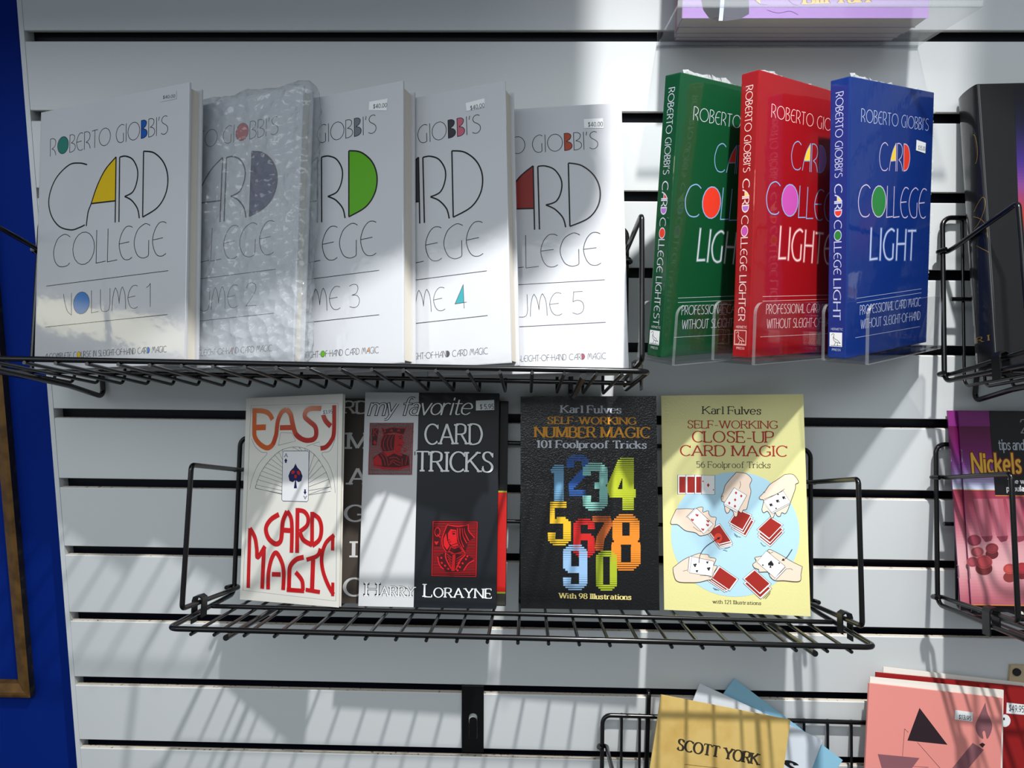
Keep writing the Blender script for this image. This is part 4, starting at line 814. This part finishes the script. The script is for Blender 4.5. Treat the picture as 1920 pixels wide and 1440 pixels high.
def closeup():
    ps = Pose((642.55, -61.0, -566.03, -0.183, 0.23, 0.0506), 137.6, 214.0, 6.5)
    r, fc = paperback('paperback_book', ps, glossy('pale_yellow_cover', (232, 226, 158), rough=.5, coat=.55, coat_rough=.14, bump=('noise', 620, 0.3, 0.0004)), 'pale yellow paperback with drawn hands dealing cards round a light blue disc', 'book', 'paperbacks on the lower wire shelf')
    k = Ink(ps.loc, lambda x, y: ps.uv(*zn(x, y))); R = flat('title_red', (176, 44, 34)); D = flat('ink_soft_black', (36, 34, 32)); st = dict(tv=.12, th=.08, serif=.07)
    k.text('Karl Fulves', D, (1008, 203), (1297, 206), (1008, 165), gap=.15, **st); k.done('author_lettering', fc)
    k.text('SELF-WORKING', R, (932, 274), (1380, 277), (932, 236), gap=.18, **st); k.text('CLOSE-UP', R, (957, 344), (1360, 347), (957, 289), gap=.17, **st); k.text('CARD MAGIC', R, (897, 412), (1426, 416), (897, 360), gap=.18, **st)
    k.text('56 Foolproof Tricks', D, (976, 471), (1345, 474), (976, 441), gap=.15, tv=.09, th=.07, serif=.06); k.done('title_lettering', fc); k.text('with 121 Illustrations', D, (1058, 1150), (1298, 1158), (1058, 1132), gap=.18, tv=.13, th=.09, serif=.08); k.done('footer_lettering', fc)
    cb = flat('disc_blue', (184, 222, 240)); SK = flat('drawn_skin', (244, 220, 200)); CR_ = flat('card_back_red', (164, 42, 34)); PW = flat('card_white', (244, 244, 242)); IK = flat('drawing_ink', (28, 30, 36)); RD = flat('pip_red', (196, 50, 46))
    k.shape([(1170+322*math.cos(a), 805+312*math.sin(a)) for a in [2*PI*i/48 for i in range(48)]], cb); k.done('blue_disc', fc)
    z = zoomed(1240, 870, 5.54); k.pix = lambda x, y: ps.uv(*z(x, y))
    def card(P, w=.45): k.shape(P, PW, IK, w)
    def inset(P, t): cx = sum(a for a, b in P)/len(P); cy = sum(b for a, b in P)/len(P); return [(a+(cx-a)*t, b+(cy-b)*t) for a, b in P]
    for x0, x1 in ((170, 256), (254, 350), (346, 420)): card([(x0, 113), (x1, 113), (x1, 312), (x0, 312)]); k.shape([(x0+16, 132), (x1-6, 132), (x1-6, 298), (x0+16, 298)], CR_)
    card([(418, 116), (556, 118), (556, 318), (418, 314)]); k.shape([(487, 198), (502, 220), (487, 242), (472, 220)], RD); k.shape([(432, 170), (442, 180), (432, 190), (424, 180)], RD); k.shape([(541, 258), (550, 267), (541, 277), (533, 267)], RD)
    def deck(P, steps, ell=None):
        for dx, dy in steps[::-1]: card([(a+dx, b+dy) for a, b in P]); k.shape(inset([(a+dx, b+dy) for a, b in P], .14), CR_)
        card(P); k.shape(inset(P, .13), CR_)
    deck([(790, 462), (942, 526), (845, 695), (698, 610)], [(12, 30), (30, 62)]); deck([(1135, 545), (1268, 630), (1120, 785), (990, 682)], [(8, 44), (10, 76)]); deck([(480, 690), (605, 617), (735, 808), (600, 842)], [(8, 22), (4, 40)]); deck([(600, 1055), (803, 1195), (710, 1320), (512, 1185)], [(-30, 8), (-52, 14)]); deck([(965, 1088), (1142, 1245), (1025, 1355), (845, 1190)], [(6, 48)])
    k.shape([(590+42*math.cos(2*PI*i/20), 768+50*math.sin(2*PI*i/20)) for i in range(20)], flat('spot_red', (222, 70, 54)))
    for P in ([(755, 720), (800, 755), (826, 760)], [(760, 735), (790, 762)], [(1030, 815), (1060, 850), (1085, 852)], [(640, 890), (685, 905)], [(655, 882), (715, 862)], [(535, 1285), (600, 1312)], [(545, 1300), (575, 1310)], [(1080, 1400), (1130, 1340)], [(1060, 1395), (1135, 1320)]): k.line(P, .4, IK, px=True)
    k.done('deck_illustration', fc)
    def hand(P, lines=()):
        k.shape(P, SK, IK, .5, curve=True)
        for q in lines: k.line(q, .4, IK, px=True, curve=len(q) > 2)
    def pips(L_, m_, s=11):
        for x, y in L_: k.shape([(x, y-s*1.3), (x+s, y), (x, y+s*1.3), (x-s, y)], m_)
    hand([(780, 85), (720, 150), (665, 220), (645, 290), (622, 340), (630, 385), (655, 400), (660, 470), (680, 510), (705, 495), (718, 470), (748, 500), (757, 540), (785, 543), (800, 490), (830, 508), (850, 478), (885, 468), (905, 390), (930, 290), (918, 220), (937, 158), (880, 100)], ([(818, 180), (822, 220), (808, 258)], [(622, 345), (640, 330), (636, 372)]))
    card([(648, 422), (655, 432), (775, 500), (800, 490), (755, 258)]); card([(755, 245), (888, 325), (798, 488), (648, 412)]); pips([(775, 300), (830, 332), (766, 372), (706, 405), (764, 438)], RD, 13)
    hand([(1283, 108), (1200, 165), (1125, 215), (1075, 285), (1018, 345), (1030, 368), (1062, 378), (1045, 470), (1062, 505), (1100, 490), (1128, 525), (1142, 560), (1165, 548), (1180, 505), (1205, 540), (1235, 540), (1250, 505), (1285, 515), (1312, 480), (1340, 400), (1390, 260), (1395, 210), (1425, 185), (1370, 110)], ([(1280, 258), (1200, 310), (1065, 365)], [(1060, 290), (1078, 296)]))
    card([(1060, 400), (1150, 520), (1340, 415), (1270, 300)]); card([(1265, 278), (1342, 400), (1145, 505), (1060, 382)])
    def spade(x, y, s, a=0.6):
        P = [(0, -1.2), (-.9, -.1), (-.7, .5), (-.1, .4), (-.35, 1.1), (.35, 1.1), (.1, .4), (.7, .5), (.9, -.1)]; c_, s_ = math.cos(a), math.sin(a); k.shape([(x+(u*c_-v*s_)*s, y+(u*s_+v*c_)*s) for u, v in P], IK)
    for p in ((1272, 350), (1208, 385), (1140, 425)): spade(*p, 19, -1.1)
    spade(1212, 316, 10, -1.1); spade(1192, 462, 10, -1.1)
    hand([(155, 468), (260, 464), (340, 466), (400, 448), (432, 452), (432, 500), (485, 486), (495, 520), (520, 548), (568, 556), (562, 600), (555, 645), (500, 718), (430, 742), (395, 742), (350, 712), (250, 690), (170, 630), (95, 612)], ([(330, 650), (380, 690), (425, 705)], [(480, 690), (500, 690)]))
    card([(350, 458), (365, 470), (285, 560), (258, 552)]); card([(365, 460), (540, 625), (440, 725), (272, 550)])
    for x, y in ((370, 530), (322, 578), (480, 632), (430, 678), (484, 592)): k.shape([(x-17, y-10), (x-6, y-12), (x+2, y-4), (x+12, y-10), (x+17, y), (x+4, y+18), (x-12, y+4)], RD)
    hand([(122, 1075), (220, 1000), (300, 960), (400, 925), (420, 935), (485, 942), (500, 968), (565, 985), (545, 1050), (580, 1060), (545, 1130), (522, 1195), (480, 1205), (400, 1225), (310, 1230), (168, 1218), (128, 1140)], ([(225, 1112), (270, 1100)], [(490, 1180), (522, 1178)], [(400, 1158), (470, 1160), (520, 1170)]))
    card([(290, 960), (330, 965), (300, 1130), (275, 1115)]); card([(318, 960), (545, 1010), (525, 1165), (292, 1130)])
    for x, y, s in ((350, 1050, 13), (492, 1088, 13), (478, 1022, 9), (370, 1112, 9)):
        for dx, dy in ((-.7, -.4), (.6, -.6), (0, .7)): k.shape([(x+dx*s+.75*s*math.cos(t), y+dy*s+.75*s*math.sin(t)) for t in [2*PI*i/10 for i in range(10)]], IK)
    hand([(1463, 1065), (1350, 1010), (1250, 948), (1130, 888), (1100, 905), (1070, 945), (1010, 962), (970, 972), (985, 1008), (950, 1040), (965, 1075), (1010, 1095), (1020, 1120), (1108, 1122), (1130, 1170), (1180, 1208), (1270, 1210), (1432, 1217), (1450, 1140)], ([(1305, 1090), (1340, 1086), (1364, 1102)], [(1112, 905), (1130, 925), (1160, 912)], [(1110, 1140), (1140, 1120), (1165, 1160), (1180, 1190)]))
    card([(1290, 1070), (1300, 1085), (1190, 1200), (1175, 1185)]); card([(1090, 900), (1285, 1060), (1180, 1185), (990, 1018)]); spade(1136, 1040, 34, .12); spade(1054, 1050, 10, -.8); spade(1222, 1028, 10, 2.2)
    for P, hd in (([(390, 1028), (405, 940), (470, 850), (612, 760)], (612, 760)), ([(1358, 884), (1300, 970), (1250, 1002)], (1248, 1002))):
        k.line(P, .6, IK, px=True, curve=True); s = 1 if hd[0] < 1000 else -1; k.shape([hd, (hd[0]-s*34, hd[1]+4), (hd[0]-s*16, hd[1]+s*26)], IK)
    k.done('hand_illustration', fc)
closeup()

# ---------------------------------------------------------------- purple coin booklets
zc = zoomed(1770, 765, 3.467)
def nickel(q, label, full):
    ps = Pose(q, 140, 203, 1.6).cut(4.2); r, fc = paperback('coin_booklet', ps, glossy('purple_booklet', (92, 22, 88)), label, 'booklet', 'purple coin booklets on the wire shelf', thin=.25)
    k = Ink(ps.loc, lambda x, y: full.uv(*zc(x, y))); W = 139.9; f = lambda n, c: glossy('print_'+n, c)
    u0, v = .05, lambda y: full.uv(*zc(150, y))[1]; H = ps.H
    top, b1_, b2_, bt = v(118), v(533), v(1278), v(1285)
    ub = full.uv(*zc(305, 200))[0]
    def band(a, b, c, n, x0=u0, x1=W): k.poly([(x0, b), (x1, b), (x1, a), (x0, a)], f(n, c))
    band(H-.05, top, (130, 40, 120), 'orchid'); g = [((92, 14, 64), 0), ((110, 22, 92), .35), ((120, 60, 130), .6), ((150, 130, 180), .8), ((196, 208, 226), 1)]
    n = 26
    for i in range(n):
        t = (i+.5)/n
        for (c0, a), (c1, b) in zip(g, g[1:]):
            if a <= t <= b: w = (t-a)/(b-a); c = tuple(int(c0[j]+(c1[j]-c0[j])*w) for j in range(3))
        band(top+(b1_-top)*i/n, top+(b1_-top)*(i+1)/n, c, 'sky%d' % i)
    g2 = [(150, 50, 72), (168, 74, 96), (190, 108, 124), (216, 156, 164), (226, 172, 176), (206, 130, 140), (176, 92, 106)]
    for i in range(36):
        t = (i+.5)/36*6; a = min(5, int(t)); w = t-a; band(b1_-1+(b2_-b1_)*i/36, b1_-1+(b2_-b1_)*(i+1)/36, tuple(int(g2[a][j]+(g2[a+1][j]-g2[a][j])*w) for j in range(3)), 'rose%d' % i)
    band(b2_, 0.05, (20, 14, 18), 'foot'); k.line([(u0, b2_), (W, b2_-.4)], 1.0, f('gold', (206, 130, 70))); k.line([(u0, b1_), (W, b1_-.2)], .9, f('gold', (206, 130, 70)))
    vb = full.uv(*zc(400, 570))[1]
    k.poly([(ub, vb), (W, vb), (W, H-.05), (ub, H-.05)], f('panel', (18, 16, 20))); k.line([(ub, vb), (W, vb)], .9, f('gold', (206, 130, 70))); k.done('cover_print', fc)
    if q is not full_q:
        pass
    else:
        k.text('2', f('steel', (140, 142, 150)), (500, 162), (540, 162), (500, 75), tv=.1, th=.07); SV = f('silver', (176, 182, 194))
        k.text('tips and', SV, (356, 270), (520, 272), (356, 205), gap=.13, space=.25, tv=.13, th=.1); OR = f('maroon', (122, 26, 20)); YE = f('gold_yellow', (226, 178, 60))
        for m_, t in ((OR, .36), (YE, .2)): k.text('Nickels', m_, (188, 420), (500, 420), (188, 300), gap=.22, tv=t, th=t*.72)
        WT = f('white', (232, 232, 234)); k.text('The w', WT, (416, 490), (520, 490), (416, 462), gap=.2, tv=.2, th=.15); k.text('popula', WT, (408, 540), (520, 540), (408, 506), gap=.2, tv=.2, th=.15); k.done('title_lettering', fc)
        RO = [f('roll%d' % i, c) for i, c in enumerate([(176, 92, 108), (186, 104, 122), (160, 74, 92), (140, 58, 76)])]
        for a, b in ((200, 300), (300, 400), (412, 510)):
            k.shape([(a-12, 590), (b-18, 590), (b+14, 850), (a+62, 868), (a+36, 820)], RO[0]); k.shape([(a+16, 590), (a+44, 590), (b-20, 850), (a+64, 858)], RO[1]); k.shape([(a+40, 835), (b+16, 830), (b+6, 862), (a+70, 872)], RO[3])
        k.done('coin_roll_print', fc)
        for cx, cy, r_, h_, c in ((215, 935, 42, 0, (176, 84, 92)), (310, 912, 42, 60, (140, 54, 62)), (185, 1000, 40, 0, (168, 76, 88)), (258, 1000, 55, 70, (178, 70, 76)), (425, 1045, 42, 90, (196, 80, 76)), (505, 1040, 45, 60, (170, 50, 60)), (195, 860, 46, 0, (150, 60, 78))):
            a_ = f('coin_side%d' % cx, tuple(int(x*.7) for x in c)); b_ = f('coin%d' % cx, c)
            k.shape([(cx+r_*math.cos(t), cy+h_*.6+r_*.8*math.sin(t)) for t in [2*PI*i/24 for i in range(24)]], a_); k.shape([(cx+r_*math.cos(t), cy+r_*.8*math.sin(t)) for t in [2*PI*i/24 for i in range(24)]], b_); k.line([(cx+r_*.78*math.cos(t), cy+r_*.62*math.sin(t)) for t in [2*PI*i/24 for i in range(24)]], .4, a_, px=True, closed=True)
        k.done('coin_illustration', fc); k.shape([(500+15*math.cos(t), 1338+17*math.sin(t)) for t in [2*PI*i/16 for i in range(16)]], f('pearl', (222, 220, 200))); k.done('publisher_emblem', fc)
    ST = mat('staple_steel', (170, 172, 178), 0.25, 0.5, metal=1.0); k2 = Ink(ps.loc)
    for vv in (H*.80, H*.22):
        mb = MB(); mb.tube([ps.loc(-.25, vv, -1.2), ps.loc(-.3, vv, .15), ps.loc(.5, vv, .3), ps.loc(.6, vv-12, .3), ps.loc(-.3, vv-12, .15), ps.loc(-.25, vv-12, -1.2)], .3, ST, n=6); mb.build('staple', r)
full_q = (943.5, -63.0, -565.8, -0.001, 0.263, 0.005); fullp = Pose(full_q, 140, 203, 1.6).cut(4.2)
nickel((935.2, -59.0, -566.6, -0.001, 0.266, 0.005), 'purple coin booklet half hidden behind its twin on the wire shelf', fullp)
nickel(full_q, 'purple coin booklet in front, gold title and pink rolls of coins on its cover', fullp)

# ---------------------------------------------------------------- thick black hardcover
def black():
    ps = Pose((910.5, -118, -314.0, -0.0245, 0.2407, 0.0201), 160, 258, 32).scaled(1.03)
    r, fc, sp = hardcover('hardcover_book', ps, glossy('black_jacket', (15, 16, 19), coat=1.0, coat_rough=.1), 'thick black hardcover with a violet and orange panel above the coin booklets', 'book', round_spine=True)
    k = Ink(ps.loc, lambda x, y: ps.uv(x, y)); g = [((8, 8, 22), 0), ((14, 14, 46), .22), ((60, 36, 120), .45), ((120, 60, 130), .58), ((170, 50, 44), .75), ((60, 20, 24), 1)]
    u0 = ps.uv(1912, 420)[0]; H = ps.H; n = 60
    for i in range(n):
        t = (i+.5)/n
        for (c0, a), (c1, b) in zip(g, g[1:]):
            if a <= t <= b: w = (t-a)/(b-a); c = tuple(int(c0[j]+(c1[j]-c0[j])*w) for j in range(3))
        v1_, v0_ = H-2-(H*.62)*i/n, H-2-(H*.62)*(i+1)/n; s_ = 4-6*t
        k.poly([(u0+s_, v0_), (158, v0_), (158, v1_), (u0+s_, v1_)], glossy('dusk%d' % i, c, coat=1.0))
    k.done('cover_panel', fc); GD = mat('gold_foil', (176, 140, 62), .35, .5, metal=.6); T = ps.T
    k.poly([(u0-2, 62), (158, 62), (158, 92), (u0-2, 92)], PALEW); k.poly([(u0+2, 64), (158, 64), (158, 74), (u0+2, 74)], flat('gold_band', (214, 176, 60))); k.done('cover_label', fc)
    def sm(s, t, h):
        a = PI*(t/T); return ps.loc(0.3-math.sin(a)*T*.13-h, H-s, -T/2-T/2*math.cos(a))
    sk = Ink(sm, None, h0=.25); sk.line([(60+14*math.cos(a), 22+3*math.sin(a)) for a in [PI*i/12 for i in range(13)]], .5, GD); [sk.line(P, .45, GD, curve=True) for P in ([(118, 18), (112, 22), (108, 27), (112, 30), (120, 28), (130, 22), (134, 17)], [(122, 17), (128, 24), (136, 29), (146, 30)], [(150, 18), (156, 24), (160, 30)])]; sk.done('spine_flourish', sp); sk.text('R I', GD, (240, 12), (240.01, 24), (235, 12), px=False, tv=.14, th=.08, serif=.06); sk.done('spine_lettering', sp)
black()

# ---------------------------------------------------------------- violet booklets in a clear shelf at the top
def top_stack():
    VI = glossy('violet_cover', (176, 140, 206), coat=.5); PK = mat('maroon_spine', (126, 44, 52), .5, .4)
    x0, x1, zb_ = 636.0, 862.0, -12.1
    r = root('acrylic_display_shelf', Matrix.Translation(W3((750, 0, -14)))); tag(r, 'clear acrylic display shelf carrying the violet booklets above the coloured hardcovers', 'display shelf')
    mb = MB(); mb.box((-124, -104, -1.4), (127, -1.2, 1.4), ACRYLIC, .3); mb.build('floor_plate', r)
    mb = MB(); mb.box((-124, -106.6, -1.4), (127, -104, 4.4), ACRYLIC_EDGE, .6); mb.build('front_edge', r)
    mb = MB(); mb.box((-124, -3.2, -1.4), (127, -0.8, 12), ACRYLIC, .3); mb.box((-124, -3.0, 9.4), (127, 7.5, 11.8), ACRYLIC, .3); mb.build('back_plate', r)
    mb = MB(); mb.tube([(-124, -1.6, -1.3), (127, -1.6, -1.3)], 1.3, ACRYLIC_EDGE); mb.build('bend', r)
    ys = [(-70, 24), (-46, 17), (-29, 12), (-17, 9)]; lb = ['violet booklet with a top hat drawing, frontmost on the clear shelf', 'second violet booklet from the front on the clear shelf', 'third violet booklet from the front on the clear shelf', 'rearmost violet booklet on the clear shelf, close to the slatwall']
    for i, (y, t) in enumerate(ys):
        ps = Pose((x0+1.0+i*1.6, y, zb_, 0.0, 0.03, 0.0), 214-i*2.5, 270, t-1.2)
        rr, fc = paperback('booklet', ps, VI, lb[i], 'booklet', 'violet booklets on the clear shelf', page_m=GREY_PAPER, thin=.4)
        mb = MB(); a, b = ps.loc(-.5, 0, -ps.T), ps.loc(0.05, 270, 0.05); mb.box([min(a[j], b[j]) for j in range(3)], [max(a[j], b[j]) for j in range(3)], PK if i % 2 else mat('violet_grey_spine', (150, 130, 150), .5, .4)); mb.build('spine', rr)
        if i == 0:
            z = zoomed(1200, 0, 5.333); k = Ink(ps.loc, lambda x, y: ps.uv(*z(x, y))); HB = flat('hat_black', (30, 28, 34)); HG = flat('hat_grey', (84, 84, 96))
            k.shape([(600, -60), (860, -60), (840, 60), (838, 212), (780, 212), (690, 180), (632, 100)], HB); k.shape([(860, -60), (1090, -60), (1090, 140), (1000, 190), (838, 212), (840, 60)], HG); k.shape([(810, -60), (850, -60), (828, 208), (786, 208)], flat('hat_band', (208, 214, 240))); k.line([(1150, 0), (1200, 40), (1270, 48)], .5, HB, px=True, curve=True); k.shape([(1150, -20), (1195, -20), (1205, 40), (1165, 12)], flat('hand_cream', (236, 204, 130)))
            k.line([(1270, 100), (1380, 130), (1500, 112), (1580, 148)], .5, flat('squiggle', (110, 70, 140)), px=True, curve=True); k.line([(1480, -5), (1520, 35), (1575, 55)], .7, flat('squiggle', (110, 70, 140)), px=True, curve=True); k.done('hat_illustration', fc)
            z = zoomed(1540, 0, 5.333)
            for m_, t_ in ((flat('title_maroon', (110, 40, 60)), .34), (flat('title_gold', (240, 196, 60)), .22)): k.text('Bill Turi', m_, (-170, 40), (475, 22), (-170, -48), tv=t_, th=t_*.5, serif=.08, gap=.18)
            k.done('author_lettering', fc)
top_stack()

# ---------------------------------------------------------------- booklets on the lowest shelf
def lowest():
    zs = zoomed(1080, 1220, 2.2857)
    def bk(name, q, W, H, cut, T, cm, label, pm=None):
        ps = Pose(q, W, H, T).cut(cut); r, fc = paperback(name, ps, cm, label, 'booklet', 'stapled booklets on the lowest wire shelf', page_m=pm, thin=.25); return ps, r, fc, Ink(ps.loc, lambda x, y: ps.uv(*zs(x, y)))
    TAN = mat('aged_tan_paper', (214, 184, 112), .75, .25, vary=(30, (196, 158, 84), .45, .75)); ps, r, fc, k = bk('booklet', (613.26, -80.54, -882.5, -0.0018, 0.2464, -0.166), 137, 216, 43, 2.0, TAN, 'aged tan booklet with dark serif capitals, tilted on the lowest shelf')
    D = flat('faded_ink', (58, 52, 40), coat=0); k.text('SCOTT YORK', D, (434, 425), (780, 490), (440, 378), tv=.24, th=.1, serif=.08, gap=.14, space=.4); k.line([(465, 520), (465, 487), (850, 530)], .4, D, px=True); k.done('title_lettering', fc)
    ps, r, fc, k = bk('booklet', (608.65, -61.67, -864.1, -0.015, 0.2624, -0.4), 140, 216, 54, 1.6, mat('cool_white_paper', (214, 222, 232), .6, .3), 'bluish white booklet slanting behind the tan one')
    k.text("'S", K_, (862, 505), (940, 530), (870, 460), tv=.3, th=.2, gap=.2); k.done('title_lettering', fc)
    bk('booklet', (605.1, -50.6, -837.7, 0.0007, 0.2499, -0.6239), 140, 216, 57, 1.6, mat('light_blue_paper', (142, 194, 220), .6, .3), 'light blue booklet slanting behind the bluish white one')
    PINK = mat('pink_paper', (232, 146, 138), .7, .25); ps, r, fc, k = bk('booklet', (848.45, -78.16, -869.15, 0.0169, 0.257, -0.0972), 140, 216, 17.5, 3.0, PINK, 'pink stapled booklet with a black triangle and a candle drawing')
    B = flat('figure_black', (48, 36, 42), coat=0); G = flat('figure_mauve', (140, 92, 100), coat=0)
    k.shape([(1472, 245), (1592, 403), (1420, 385)], B); k.line([(1408, 335), (1396, 493), (1510, 500)], .4, B, px=True); k.line([(1408, 335), (1424, 350)], .4, B, px=True); k.line([(1462, 392), (1560, 503)], .4, B, px=True); k.shape([(1293, 443), (1472, 460), (1440, 503), (1310, 503)], G); k.shape([(1612, 503), (1700, 395), (1748, 425), (1660, 530)], G); k.shape([(1728, 402), (1742, 394), (1754, 402), (1742, 416)], B)
    k.shape([(1754, 222), (1762, 262), (1782, 310), (1780, 345), (1762, 378), (1752, 345), (1742, 350), (1745, 378), (1722, 360), (1712, 320), (1730, 275)], G, curve=True); k.done('candle_illustration', fc)
    sticker(ps, fc, [(1624, 253), (1700, 264), (1698, 304), (1622, 294)], '$13.95', (1640, 292), (1692, 299), (1642, 274), lambda x, y: ps.uv(*zs(x, y)))
    q = list((848.45, -78.16, -869.15, 0.0169, 0.257, -0.0972))
    ps2, r2, fc2, k2 = bk('booklet', (q[0]+5.5, q[1]+5.2, q[2]+4.5, q[3], q[4], q[5]+.012), 141, 216, 14, 1.6, mat('cream_paper', (236, 230, 222), .7, .25), 'cream booklet peeping out round the pink one')
    ps3, r3, fc3, k3 = bk('booklet', (q[0]+14, q[1]+9.2, q[2]+3.8, q[3]+.02, q[4], q[5]+.006), 160, 219, 16, 3.0, mat('brick_red_paper', (150, 24, 26), .6, .3), 'brick red booklet with a handwritten price sticker, behind the pink one')
    sticker(ps3, fc3, [(1845, 222), (1935, 232), (1935, 276), (1843, 268)], '$49.95', (1855, 258), (1918, 264), (1857, 232), lambda x, y: ps3.uv(*zs(x, y))); k3.shape([(1838+24*math.cos(t), 300+27*math.sin(t)) for t in [2*PI*i/20 for i in range(20)]], PALEW); k3.text("'", K_, (1829, 312), (1833, 312), (1829, 290), tv=.4, th=.3); k3.done('cover_print', fc3)
    ps4, r4, fc4, k4 = bk('booklet', (q[0]+20, q[1]+14.0, q[2]+5.8, q[3]+.02, q[4], q[5]-.01), 165, 221, 18, 2.0, mat('cream_paper', (236, 230, 222), .7, .25), 'rearmost white booklet, its top edge showing over the brick red one')
    r = root('wooden_peg_tag', Matrix.Translation(W3((1027, 0, -679)))); tag(r, 'small tan tag with a dark screw on the slatwall above the red booklet', 'tag')
    mb = MB(); mb.box((0, -4, 0), (34, -0.6, 31), mat('tan_tag', (206, 184, 150), .6, .3), .6); mb.build('plate', r); mb = MB(); mb.tube([(6, -6, 24), (6, -3.5, 24)], 4.2, BLACK_PLATE, n=14); mb.build('screw', r)
lowest()
